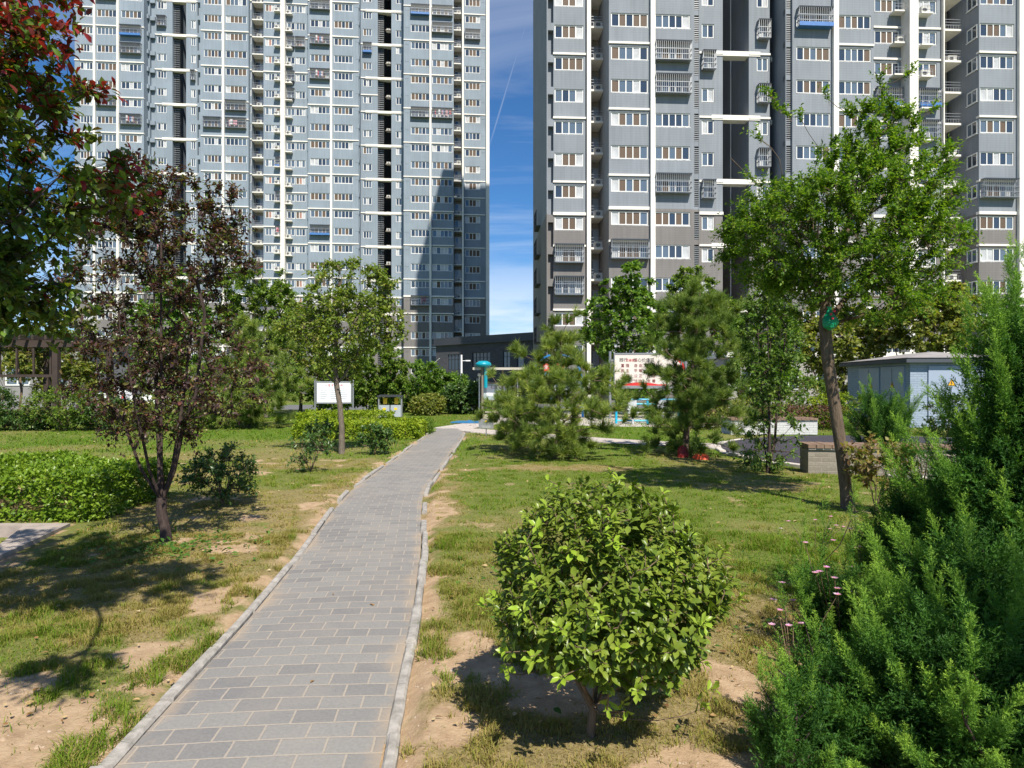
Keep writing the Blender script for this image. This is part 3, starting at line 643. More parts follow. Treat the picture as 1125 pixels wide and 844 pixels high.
def tower(name, label, X0, Y0, rot, s0, nfl, cols, wallm, lowm, kband, group, seed, depth, ledge_mod, edge_white=False):
    """X0,Y0: left front corner of the base plane; cols measured along the facade"""
    rg = random.Random(seed); root = thing(name, label, 'apartment building', (X0, Y0, 0), rot, group)
    c, s = math.cos(rot), math.sin(rot)
    def U(px, v):
        # point = O + u(c,s) + v(s,-c); project to px
        k = (px-CX)/F; ox = X0+v*s; oy = Y0-v*c
        return (k*oy-ox)/(c-k*s)
    H = s0+2.8*nfl+1.2; zb = s0+2.8*kband
    slab = [s0+2.8*k for k in range(-1, nfl+1)]
    wall = MB(); wins = []; cages = []; acs = []; ledges = []; pils = []; louv = MB(); balc = []; pipes = MB()
    def wbox(u0, u1, v0, v1, z0, z1):      # paint changes colour at the band course
        if z1 <= zb: wall.box(u0, u1, -v1, -v0, z0, z1, 1)
        elif z0 >= zb: wall.box(u0, u1, -v1, -v0, z0, z1, 0)
        else: wall.box(u0, u1, -v1, -v0, z0, zb, 1); wall.box(u0, u1, -v1, -v0, zb, z1, 0)
    for cd in cols:
        ty = cd['t']; v = cd.get('v', 0.); u0, u1 = U(cd['x'][0], v), U(cd['x'][1], v)
        if ty == 'bay':
            rc = .16; wbox(u0, u1, -depth, v-rc-.0, 0, H)
            W_ = [(U(a, v), U(b, v), n) for a, b, n in cd['w']]
            ed = [u0]+[q for w_ in W_ for q in w_[:2]]+[u1]
            for i in range(0, len(ed), 2):
                if ed[i+1]-ed[i] > .01: wbox(ed[i], ed[i+1], v-rc-.02, v, 0, H)
            for wi, (a, b, n) in enumerate(W_):
                zprev = 0
                hh = cd.get('h', 1.15)
                for k, z in enumerate(slab):
                    zt = z-.26; z0w = zt-hh
                    if z0w < .4: continue
                    wbox(a, b, v-rc-.02, v, zprev, z0w); zprev = zt
                    if k-1 > nfl-1: continue
                    wins.append(((a+b)/2, -(v-rc+.07), z0w, b-a, n, hh, rg.randrange(7)))
                    rr = rg.random(); fx = cd.get('cages', {})
                    kind = fx.get((wi, k-1)) if (wi, k-1) in fx else (('plain' if rr < .045 else 'blue' if rr < .055 else 'wash' if rr < .085 else None) if cd.get('cg', True) else None)
                    if kind and kind != 'no': cages.append(((a+b)/2, -v, z0w, b-a, kind))
                wbox(a, b, v-rc-.02, v, zprev, H)
            lm = cd.get('ledge', 'even'); spans = cd.get('lspan') or [(cd['x'][0], cd['x'][1])]
            for si, (a, b) in enumerate(spans):
                ua, ub = U(a, v)-.03, U(b, v)+.03
                for k, z in enumerate(slab):
                    kk = k-1
                    if kk < 1: continue
                    if lm == 'none': on = kk == kband
                    else: on = (kk % 2 == ledge_mod) or kk == kband or rg.random() < cd.get('lx', .04)
                    if on: ledges.append((ua, ub, v, z, .26 if kk == kband else .17, .10+.01*si))
        elif ty == 'plain': wbox(u0, u1, -depth, v, 0, H)
        elif ty == 'pil': pils.append((u0, u1, v))
        elif ty == 'slot':
            wbox(u0, u1, -depth, v-.5, 0, H)
            for k, z in enumerate(slab):
                if z-.6 > .3: wbox(u0, u1, v-.52, v, max(0, z-.75), z-.1)
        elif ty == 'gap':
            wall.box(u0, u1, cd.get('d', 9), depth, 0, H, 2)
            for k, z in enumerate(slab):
                if (k-1) % 2 == ledge_mod and k > 1: ledges.append((u0-cd.get('ov', .35), u1+cd.get('ov', .35), v-.5, z, .42, .56))
            if cd.get('pipe'):
                uu = U(cd['pipe'], v-3); pipes.tube([(uu, 3, 0), (uu, 3, H)], .06, 6)
            if cd.get('ac'):
                for k, z in enumerate(slab):
                    if z > 3: wall.box(u1-1.0, u1-.05, .9-v, 2.4, z-.1, z, 3); acs.append((u1-.5, 1.3-v, z))
            if cd.get('lv'):
                gr_ = MB(); gr_.box(u0+.1, u0+.16, .7-v, 3.1, 0, H-1)
                for k in range(int(H/.35)): gr_.box(u0, u0+(u1-u0)*.42, .6-v, 3.2, .35*k, .35*k+.06)
                obj('shaft_grille', gr_, metal, root)
        elif ty == 'louver':
            wbox(u0, u1, -depth, v-.5, 0, H)
            for k, z in enumerate(slab):
                z1 = z-.25
                if z1-2.2 < .2: continue
                wbox(u0, u1, v-.52, v-.03, z1-2.75 if k else 0, z1-2.3); LV = MB()
                for j in range(14): LV.box(u0+.06, u1-.06, -v+.02, -v+.34, z1-2.25+j*.16, z1-2.25+j*.16+.05)
                LV.box((u0+u1)/2-.02, (u0+u1)/2+.02, -v+.34, -v+.38, z1-2.3, z1-.05)
                obj('louver', LV, metal, root)
            wbox(u0, u0+.06, v-.52, v, 0, H); wbox(u1-.06, u1, v-.52, v, 0, H)
        elif ty == 'balc':
            d = cd.get('d', 1.5); wall.box(u0, u1, -(v-d), depth, 0, H, 3)
            for k, z in enumerate(slab):
                if z < 1: continue
                B = MB(); B.box(u0+.01, u1-.01, -v-.1, -(v-d)+.01, z-.17, z, 0)
                if k-1 < nfl:
                    um = (u0+u1)/2
                    B.box(u0+.12, u1-.12, -(v-d)-.03, -(v-d)+.01, z+.05, z+2.1, 1)
                    B.box(u0+.25, um-.05, -(v-d)-.05, -(v-d)-.031, z+1.0, z+2.0, 2)
                    for bz in (.35, .6, .85): B.box(u0+.02, u1-.02, -v-.06, -v-.03, z+bz, z+bz+.03, 1)
                    nb_ = max(3, int((u1-u0)/.22))
                    for i in range(nb_+1):
                        ub = u0+.03+(u1-u0-.06)*i/nb_; B.box(ub-.012, ub+.012, -v-.055, -v-.035, z, z+.35, 1)
                    if rg.random() < .8: acs.append((um+(u1-u0)*.12, -v+.32, z))
                balc.append(B)
        elif ty == 'acl':
            for k, z in enumerate(slab):
                if z < 1: continue
                zz = z-cd.get('dz', 1.55); B = MB(); B.box(u0, u1, -v-.75, -v+.05, zz-.13, zz, 0)
                for bz in (.3, .55): B.box(u0+.02, u1-.02, -v-.74, -v-.715, zz+bz, zz+bz+.025, 1)
                for ub in (u0+.04, (u0+u1)/2, u1-.04): B.box(ub-.012, ub+.012, -v-.74, -v-.716, zz, zz+.57, 1)
                balc.append(B)
                if rg.random() < .7: acs.append(((u0+u1)/2, -v-.38, zz))
    # side returns of protruding bays come from the boxes themselves
    um0, um1 = U(cols[0]['x'][0], 0), U(cols[-1]['x'][1], 0)
    wall.box(um0+.3, um1-.3, .3, depth-.3, H, H+.25, 0); wall.box(um0+6, um0+12, 4, 10, H+.25, H+4, 0); wall.box(um1-12, um1-6, 4, 10, H+.25, H+4, 0)
    obj('wall', wall, [wallm, lowm, dark, inn], root)
    if pipes.v: obj('drain_pipe', pipes, pvc, root)
    for u0, u1, v in pils:
        b = MB(); b.box(u0, u1, -v-.32, depth*.3, 0, H+.6); obj('pilaster', b, white, root)
    # ---- repeats: the nearest / largest hundred as parts, the rest of the kind as one stuff part
    def inview(z): return .5 < z < 66
    def split(L, key, cap=100):
        o = sorted(range(len(L)), key=lambda i: key(L[i])); return [L[i] for i in o[:cap]], [L[i] for i in o[cap:]]
    ztop = EYE+CY/F*Y0
    A, Bq = split(wins, lambda q: (0 if q[2] < ztop else 1, -(q[3] > 2.2), abs(q[2]-ztop*.55)))
    for (u, yv, z, w_, n, hh, var) in A:
        fm, pm = window_meshes(w_, n, hh, var); wo = link('window', fm, root, (u, yv, z)); wo.scale = (w_/round(w_, 1), 1, 1); link('pane', pm, wo)
    def merge(nm, items, mats):
        """items: (mesh, offset, xscale)"""
        V = []; Fs = []; M = []; b = 0
        for me, off, sx in items:
            n = len(me.vertices); a = np.empty(n*3, np.float32); me.vertices.foreach_get('co', a); a = a.reshape(-1, 3)*np.array([sx, 1, 1])+np.array(off); V.append(a)
            for p in me.polygons:
                Fs.append([q+b for q in p.vertices]); M.append(p.material_index)
            b += n
        if not V: return
        me = bpy.data.meshes.new(nm); me.from_pydata(np.concatenate(V).tolist(), [], Fs)
        for m in mats: me.materials.append(m)
        me.polygons.foreach_set('material_index', M); me.update(); o = link(nm, me, root); o['kind'] = 'stuff'; return o
    if Bq:
        fr = [(window_meshes(q[3], q[4], q[5], q[6])[0], q[:3], q[3]/round(q[3], 1)) for q in Bq]; pn = [(window_meshes(q[3], q[4], q[5], q[6])[1], q[:3], q[3]/round(q[3], 1)) for q in Bq]
        o = merge('window', fr, [pvc]); o2 = merge('pane', pn, PANES); o2.parent = o; o2['kind'] = 'stuff'
    for (u, yv, z, w_, kind) in cages:
        link('window_cage', cage_mesh(w_, kind), root, (u, yv, z))
    A, Bq = split(acs, lambda q: (0 if q[2] < ztop else 1, abs(q[2]-ztop*.6)))
    for q in A: link('air_conditioner', ac_mesh(), root, q)
    merge('air_conditioner', [(ac_mesh(), q, 1) for q in Bq], [acw, dkm])
    A, Bq = split(ledges, lambda q: (0 if q[3] < ztop else 1, abs(q[3]-ztop*.6)))
    def lm_(q, mb): mb.box(q[0], q[1], -q[2]-q[5], -q[2]+.3, q[3]-q[4]/2, q[3]+q[4]/2); return mb
    for q in A: obj('ledge', lm_(q, MB()), white, root)
    mb = MB()
    for q in Bq: lm_(q, mb)
    if mb.v: o = obj('ledge', mb, white, root); o['kind'] = 'stuff'
    A, Bq = split(balc, lambda q: (0 if q.v[0][2] < ztop else 1, abs(q.v[0][2]-ztop*.6)))
    for q in A: obj('balcony', q, [white, metal, glB], root)
    mb = MB()
    for q in Bq:
        b = len(mb.v); mb.v += q.v; mb.f += [tuple(i+b for i in f) for f in q.f]; mb.m += q.m
    if mb.v: o = obj('balcony', mb, [white, metal, glB], root); o['kind'] = 'stuff'
    return root

Lc = [dict(t='bay', x=(82, 104.5), v=0, w=[(88, 102, 4)], cg=False), dict(t='pil', x=(103.2, 105.4), v=0), dict(t='bay', x=(104.5, 158), v=0, w=[(106.5, 128, 5), (133, 155.5, 5)], cages={(1, 20): 'blue', (1, 19): 'plain'}), dict(t='pil', x=(129, 131.3), v=0),
      dict(t='slot', x=(158, 163), v=-1.0), dict(t='slot', x=(163, 170), v=-1.6),
      dict(t='bay', x=(170, 189.5), v=-2, w=[(173, 183, 3)], ledge='even'), dict(t='gap', x=(189.5, 204.5), v=-2, lv=True, ov=1.6), dict(t='bay', x=(204.5, 217), v=-2, w=[(210, 215, 2)], h=1.3), dict(t='slot', x=(217, 220), v=-.8),
      dict(t='bay', x=(220, 273), v=0, w=[(224, 243.5, 5), (248, 271, 5)], lspan=[(221, 245), (245, 273)], cages={(0, 20): 'no', (0, 15): 'plain'}), dict(t='pil', x=(244.5, 246.8), v=0),
      dict(t='bay', x=(273, 276.5), v=-.9, w=[(274, 276, 1)], cg=False), dict(t='balc', x=(276.5, 289.5), v=-1.2), dict(t='bay', x=(289.5, 309), v=-1.2, w=[(291.5, 302, 3), (303, 308, 1)], ledge='even', lx=.5),
      dict(t='acl', x=(302, 308.5), v=-1.2), dict(t='pil', x=(308.6, 313.2), v=-.4), dict(t='acl', x=(313.5, 322), v=-1.2, dz=1.9), dict(t='bay', x=(313, 338.5), v=-1.2, w=[(315.5, 324, 2), (325, 335.5, 3)], lx=.5, cages={(1, 20): 'plain'}),
      dict(t='bay', x=(338.5, 394), v=0, w=[(341, 362.5, 5), (367, 387.5, 5)], lspan=[(338.5, 363), (364, 394)], cages={(0, 22): 'plain', (0, 9): 'blue'}), dict(t='pil', x=(363, 365.2), v=0), dict(t='slot', x=(390.5, 394.6), v=.02),
      dict(t='bay', x=(394.6, 415), v=-2, w=[(399, 408.5, 3)]), dict(t='gap', x=(415, 430), v=-2, lv=True, ac=True, ov=2.0), dict(t='bay', x=(430, 443.5), v=-2, w=[(435, 441.5, 2)]),
      dict(t='slot', x=(445, 449.3), v=.02), dict(t='bay', x=(443.5, 498.5), v=0, w=[(451.5, 472, 5), (475, 497, 5)], lspan=[(443.5, 473), (473, 498.5)], ledge='even', cages={(0, 22): 'blue', (1, 22): 'plain'}), dict(t='pil', x=(471.8, 474), v=0),
      dict(t='balc', x=(498.5, 508.2), v=-1.4), dict(t='pil', x=(507.6, 509.4), v=-1.0), dict(t='bay', x=(509, 534), v=-1.6, w=[(511, 527.5, 4)], lspan=[(509, 533)]), dict(t='slot', x=(528.8, 532.6), v=-1.58), dict(t='pil', x=(534, 537.6), v=-1.6)]
tower('apartment_tower', 'pale blue grey apartment tower on the left, partly shaded at its right edge', -68.6, 102.7, R(5.2), 2.0, 26, Lc, blue_l, low_l, 5, 'residential high-rise towers', 11, 16, 0)
Rc = [dict(t='plain', x=(600.6, 602), v=0), dict(t='slot', x=(602, 608), v=.0), dict(t='bay', x=(608, 643.5), v=0, w=[(609.3, 641, 4)], lspan=[(608, 643.5)], lx=0, cages={(0, 4): 'plain', (0, 3): 'plain', (0, 6): 'no', (0, 10): 'no', (0, 11): 'no', (0, 9): 'no', (0, 8): 'no'}),
      dict(t='pil', x=(644.3, 648.6), v=0), dict(t='balc', x=(643.5, 668), v=-.6, d=2.0),
      dict(t='bay', x=(669, 762), v=2.1, w=[(671.3, 712, 5), (719.5, 758, 5)], lspan=[(669, 713.5)], lx=0, cages={(1, 10): 'plain', (1, 6): 'plain', (0, 9): 'no', (0, 10): 'no', (0, 7): 'no'}), dict(t='pil', x=(714, 719), v=2.1), dict(t='louver', x=(762, 768.5), v=2.0),
      dict(t='bay', x=(768.5, 794), v=.8, w=[(771, 784.5, 2)], h=1.2, ledge='even', lx=0, cages={(0, 10): 'plain', (0, 6): 'plain'}), dict(t='gap', x=(794, 822.7), v=.8, pipe=806.5, d=6, ov=1.0), dict(t='bay', x=(822.7, 846), v=.8, w=[(831.5, 844, 2)], h=1.2, lx=0, cages={(0, 11): 'plain', (0, 9): 'plain'}),
      dict(t='gap', x=(846, 862), v=0, d=4, ov=0, ac=True),
      dict(t='louver', x=(863, 870.5), v=2.6), dict(t='bay', x=(870.5, 959.5), v=2.8, w=[(875, 912, 5), (921, 957, 5)], lspan=[(919.5, 959.5)], lx=0, cages={(0, 11): 'blue', (0, 10): 'no', (1, 10): 'no'}), dict(t='pil', x=(914, 919.5), v=2.8),
      dict(t='bay', x=(959.5, 1001.5), v=.6, w=[(960.8, 988, 4)], lx=.7), dict(t='acl', x=(977, 996), v=.6, dz=1.6), dict(t='pil', x=(997, 1006.4), v=1.5), dict(t='acl', x=(1006.6, 1019), v=.6, dz=1.7), dict(t='bay', x=(1001.5, 1033), v=.6, w=[(1007, 1029, 3)], lx=.6, cages={(0, 8): 'plain'}), dict(t='pil', x=(1034, 1035.2), v=.6),
      dict(t='balc', x=(1035.2, 1056), v=.6, d=1.8),
      dict(t='bay', x=(1075.5, 1116), v=2.2, w=[(1076.8, 1114, 5)], lx=0, ledge='even', cages={(0, 6): 'plain'}), dict(t='pil', x=(1117, 1122), v=2.2), dict(t='bay', x=(1116, 1170), v=2.2, w=[(1124, 1165, 5)]), dict(t='plain', x=(1170, 1240), v=0)]
RT = tower('apartment_tower', 'nearer dark grey apartment tower with brown lower floors right of the sky gap', 3.04, 57.3, R(3.0), 2.5, 29, Rc, grey_r, low_r, 5, 'residential high-rise towers', 12, 14, 0)
# blank flank of the nearer tower with a row of shaded cages
for z in np.arange(5.6, 17, 2.8):
    mb = MB()
    for i in range(9): mb.box(-.42, -.39, 5.6+i*.3, 5.63+i*.3, z, z+1.5); mb.box(-.42, 0, 5.6+i*.3, 5.63+i*.3, z, z+.03)
    for dz in (0, .5, 1.0, 1.5): mb.box(-.43, -.38, 5.6, 8.05, z+dz, z+dz+.04)
    mb.box(-.4, 0, 5.6, 8.05, z-.05, z); obj('window_cage', mb, dkm, RT)

# side windows on the return of the far right bay
_c, _s = math.cos(R(3.0)), math.sin(R(3.0)); _k = (1075.5-CX)/F; _v = 2.2; _u = (_k*(57.3-_v*_c)-(3.04+_v*_s))/(_c-_k*_s)
for k in range(0, 15):
    z = 2.5+2.8*k-.26-1.15
    if z < .5: continue
    fm_, pm_ = window_meshes(1.2, 2, 1.15, k % 5); wo = link('window', fm_, RT, (_u-.035, -1.45, z)); wo.rotation_euler = (0, 0, R(-90)); link('pane', pm_, wo)
# ------------------------------------------------------------------ low dark building between the towers
dbr = brickmat('dark_brick', (.060, .062, .072), (.082, .083, .094), (.05, .05, .056), .6, .15, .012, vert=True)
def dark_building():
    X0, Y0 = XA(479, 86), 86.0; X1, Y1 = XA(602, 74), 74.0; rz = math.atan2(Y1-Y0, X1-X0); Lg = math.hypot(X1-X0, Y1-Y0)
    r = thing('low_building', 'low flat roofed charcoal brick building between the two towers', 'building', (X0, Y0, 0), rz)
    b = MB(); H = 6.6
    wn = [(2.2, 4.6, 3.4, 5.4), (6.6, 9.6, 3.2, 5.5), (11.7, 12.8, 3.4, 5.5), (13.9, 14.9, 3.4, 5.5), (2.2, 4.6, .6, 2.4), (7, 9, .6, 2.4)]
    ed = sorted(set([0, Lg]+[q for w in wn for q in w[:2] if q < Lg]))
    b.box(0, Lg, .25, 12, 0, H)
    for i in range(len(ed)-1):
        a, c = ed[i], ed[i+1]; hs = sorted([w[2:] for w in wn if w[0] <= a+.01 and w[1] >= c-.01]); z = 0
        for h0, h1 in hs: b.box(a, c, 0, .27, z, h0); z = h1
        b.box(a, c, 0, .27, z, H)
    obj('wall', b, dbr, r)
    b = MB(); b.box(-.3, Lg+.3, -.35, 12.2, H, H+.22); b.box(-.2, Lg+.2, -.2, .1, H+.22, H+.95); b.box(-.2, .1, .1, 12, H+.22, H+.95); obj('roof', b, mat('charcoal_cornice', (.045, .05, .062), .6, .1, .15, 1), r)
    for (a, c, z0, z1) in wn:
        n = max(1, int((c-a)/.55)); f = MB(); p = MB(); f.box(a, c, .08, .16, z0, z0+.07); f.box(a, c, .08, .16, z1-.07, z1)
        for i in range(n+1): u = a+(c-a)*i/n; f.box(max(a, u-.035), min(c, u+.035), .08, .16, z0+.07, z1-.07)
        f.box(a, c, .09, .15, z1-.65, z1-.6); o = obj('window', f, dkm, r); p.quad((a, .13, z0), (c, .13, z0), (c, .13, z1), (a, .13, z1)); obj('pane', p, glA if c-a < 1.5 else glB, o)
    b = MB(); b.box(-1.2, 2.0, -1.4, 0, 2.3, 2.6); b.box(-1.1, -1.0, -1.3, -1.2, 0, 2.3); obj('canopy', b, mat('pale_slab', (.5, .48, .45), .8), r)
    b = MB(); b.tube([(.4, -.3, 3.2), (.4, -.6, 4.4), (1.3, -.6, 4.9)], .04, 6); obj('bracket', b, pvc, r)
dark_building()
def grey_house():
    X0 = XA(-40, 41); r = thing('small_building', 'small light grey flat roofed building behind the pergola on the left', 'building', (X0, 41, 0), R(2))
    L_ = XA(86, 41)-X0; b = MB(); b.box(0, L_, 0, 8, 0, 4.1); obj('wall', b, mat('grey_render', (.23, .225, .225), .85, 0, .12, 1), r)
    b = MB(); b.box(-.3, L_+.3, -.3, 8.3, 4.1, 4.35); b.box(-.1, L_+.1, -.1, .1, 4.35, 4.75); obj('roof', b, mat('roof_trim', (.25, .25, .26), .8), r)
    for a in (L_-2.2, L_-4.6, L_-6.8):
        f = MB(); f.box(a, a+1.5, -.05, .05, 1.5, 1.58); f.box(a, a+1.5, -.05, .05, 3.0, 3.08)
        for u in (a, a+.7, a+1.42): f.box(u, u+.08, -.05, .05, 1.58, 3.0)
        o = obj('window', f, pvc, r); p = MB(); p.quad((a, -.012, 1.5), (a+1.5, -.012, 1.5), (a+1.5, -.012, 3.08), (a, -.012, 3.08)); obj('pane', p, glA, o)
grey_house()
def white_house():
    # grey wall with white framed windows glimpsed under the right tower
    X0 = XA(800, 44); r = thing('annex_building', 'single storey grey annex with white framed windows behind the flower beds on the right', 'building', (X0, 44, 0), R(2)); L_ = 16
    b = MB(); b.box(0, L_, 0, 6, 0, 3.4); obj('wall', b, mat('annex_render', (.33, .31, .30), .85, 0, .12, 1), r)
    b = MB(); b.box(-.2, L_+.2, -.25, 6.2, 3.4, 3.75); obj('roof', b, white, r)
    for a in np.arange(.8, L_-1.5, 2.6):
        f = MB(); f.box(a, a+1.4, -.05, .05, 1.2, 1.28); f.box(a, a+1.4, -.05, .05, 2.6, 2.68)
        for u in (a, a+.66, a+1.32): f.box(u, u+.08, -.05, .05, 1.28, 2.6)
        o = obj('window', f, pvc, r); p = MB(); p.quad((a, -.012, 1.2), (a+1.4, -.012, 1.2), (a+1.4, -.012, 2.68), (a, -.012, 2.68)); obj('pane', p, glB, o)
white_house()

# ------------------------------------------------------------------ small built things
def text(s, size, m, parent, loc, rot=(R(90), 0, 0), name='lettering', align='CENTER', ext=.004):
    c = bpy.data.curves.new('t', 'FONT'); c.body = s; c.size = size; c.align_x = align; c.align_y = 'CENTER'; c.extrude = ext; c.resolution_u = 2
    o = bpy.data.objects.new('t', c); COL.objects.link(o); dg = bpy.context.evaluated_depsgraph_get(); me = bpy.data.meshes.new_from_object(o.evaluated_get(dg))
    bpy.data.objects.remove(o); me.materials.clear(); me.materials.append(m); q = link(name, me, parent, loc); q.rotation_euler = rot; return q
red = mat('red_print', (.62, .03, .03), .5); ink = mat('black_print', (.03, .03, .03), .6); maroon = mat('maroon_print', (.22, .03, .03), .6); cream = mat('cream_board', (.66, .60, .54), .55, 0, .06, 1); whiteb = mat('white_board', (.76, .78, .80), .5, 0, .05, 2)
teal = mat('teal_paint', (.0, .26, .34), .4); azure = mat('azure_paint', (.01, .19, .50), .4); cyanp = mat('cyan_paint', (.01, .38, .58), .4); yel = mat('yellow_paint', (.75, .50, .02), .5); stone = mat('pale_stone', (.5, .47, .42), .85, 0, .2, 3)
def kiosk():
    cx, cy = XA(1000, 24), 24.0; r = thing('transformer_kiosk', 'blue grey electrical kiosk with hipped roof and warning triangles behind the shrubs', 'electrical kiosk', (cx, cy, 0), R(-4)); Wd, Dp, h = 3.4, 5.2, 2.38
    bl = brickmat('blue_brick_paint', (.27, .33, .42), (.31, .37, .46), (.22, .28, .36), .26, .085, .01, vert=True); door = mat('blue_door', (.30, .36, .47), .45, 0, .06, 2)
    b = MB(); b.box(0, Wd, 0, Dp, 0, h); obj('wall', b, bl, r)
    rf = MB(); rf.box(-.26, Wd+.26, -.26, Dp+.26, h, h+.13); rf.box(-.18, Wd+.18, -.18, Dp+.18, h+.13, h+.19)
    b0 = len(rf.v); e = .26; rf.v += [(-e, -e, h+.17), (Wd+e, -e, h+.17), (Wd+e, Dp+e, h+.17), (-e, Dp+e, h+.17), (Wd/2, 1.7, h+.48), (Wd/2, Dp-1.7, h+.48)]
    for f in ((0, 1, 4), (1, 2, 5, 4), (2, 3, 5), (3, 0, 4, 5), (3, 2, 1, 0)): rf.f.append(tuple(b0+i for i in f)); rf.m.append(1 if f != (3, 2, 1, 0) else 0)
    obj('roof', rf, [mat('kiosk_eave', (.055, .065, .08), .6), mat('kiosk_tile', (.27, .25, .245), .8, 0, .2, 3)], r)
    def dr(a, c, side):
        b = MB(); p = MB()
        if side == 'f': b.box(a, c, -.05, 0, .25, h-.12); p.box((a+c)/2-.008, (a+c)/2+.008, -.056, -.05, .3, h-.2)
        else: b.box(-.05, 0, a, c, .25, h-.12); p.box(-.056, -.05, (a+c)/2-.008, (a+c)/2+.008, .3, h-.2)
        o = obj('door', b, door, r); obj('seam', p, dkm, o); p2 = MB()
        if side == 'f': p2.box((a+c)/2+.06, (a+c)/2+.1, -.09, -.05, 1.0, 1.25)
        else: p2.box(-.09, -.05, (a+c)/2+.06, (a+c)/2+.1, 1.0, 1.25)
        obj('handle', p2, metal, o)
    dr(.62, 2.95, 'f'); dr(.35, 2.1, 's'); dr(2.25, 4.0, 's')
    for pos, sd in (((1.42, -.054, 1.62), 'f'), ((-.054, 2.9, 1.5), 's'), ((-.054, 1.2, 1.55), 's')):
        q = .15; t = MB(); pl = [(-q, 0), (q, 0), (0, q*1.75)]; 
        for sc_, y_, mi in ((1, 0, 1), (.8, -.004, 0)):
            pp = [(x_*sc_, y_, (z_-q*.58)*sc_) for x_, z_ in pl]; b0 = len(t.v); t.v += pp; t.f.append((b0, b0+1, b0+2)); t.m.append(mi)
        b0 = len(t.v); t.v += [(.0, -.008, .10), (-.045, -.008, 0.0), (.0, -.008, .0), (-.02, -.008, -.07), (.04, -.008, .02), (.0, -.008, .02), (.025, -.008, .10)]; t.f.append(tuple(range(b0, b0+7))); t.m.append(1)
        o = obj('warning_triangle', t, [mat('warning_yellow', (.80, .42, .02), .5), ink], r, pos)
        if sd == 's': o.rotation_euler = (0, 0, R(-90))
kiosk()
def low_wall(name, label, px0, px1, Y, h, m, top, rz, d=.42, Lg=None):
    X0 = XA(px0, Y); Lg = Lg or XA(px1, Y)-X0; r = thing(name, label, 'low wall', (X0, Y, 0), rz); b = MB(); b.box(0, Lg, 0, d, 0, h); obj('wall', b, m, r)
    c = MB(); k = int(Lg/.13); 
    for i in range(k): a = Lg*i/k; c.box(a-.01 if i == 0 else a, a+Lg/k-.012, -.05+random.uniform(-.006, .006), d+.05, h, h+.06+random.uniform(-.005, .006))
    c.box(-.0, Lg, -.03, d+.03, h-.03, h+.045, 1); obj('coping', c, [top, mat('mortar', (.35, .32, .28), .9)], r)
tile = mat('brown_tile', (.20, .13, .09), .8, 0, .35, 8, .3)
low_wall('planter_wall', 'low white painted brick wall with brown tile top across the round pavement', 803, 899, 20.7, .46, brickmat('white_brick', (.48, .48, .49), (.53, .53, .53), (.42, .42, .43), .24, .075, .01, vert=True), tile, R(1), d=.9)
low_wall('planter_wall', 'low grey brown brick wall with brown tile top behind the leaning tree trunk', 888, 990, 11.6, .47, brickmat('brown_brick', (.21, .185, .15), (.26, .23, .19), (.25, .22, .18), .24, .08, .01, vert=True), tile, R(-8), d=.5, Lg=2.6)

def notice_board():
    Y = 23.5; X0, X1 = XA(349, Y), XA(385, Y); w = X1-X0; z0, z1 = HA(442, Y), HA(420.5, Y); r = thing('notice_board', 'white notice board with red heading on two thin posts above the golden hedge', 'notice board', ((X0+X1)/2, Y, 0), R(6))
    b = MB(); b.box(-w/2, w/2, -.02, .02, z0, z1); obj('panel', b, whiteb, r); f = MB()
    f.box(-w/2-.04, w/2+.04, -.03, .03, z1, z1+.05); f.box(-w/2-.04, w/2+.04, -.03, .03, z0-.05, z0); f.box(-w/2-.04, -w/2, -.03, .03, z0, z1); f.box(w/2, w/2+.04, -.03, .03, z0, z1); obj('frame', f, metal, r)
    for s in (-1, 1): q = MB(); q.tube([(s*(w/2+.08), 0, 0), (s*(w/2+.08), 0, z1+.1)], .03, 8); obj('post', q, metal, r)
    text('小 区 文 明 公 约', .085, red, r, (0, -.024, z1-.10)); ln = MB()
    for c in (-1, 0, 1):
        for i in range(6): ln.box(c*w*.3-.13, c*w*.3+.13-.03*(i % 3), -.024, -.02, z1-.20-.075*i, z1-.18-.075*i)
    obj('text_lines', ln, mat('grey_print', (.35, .37, .42), .6), r)
notice_board()
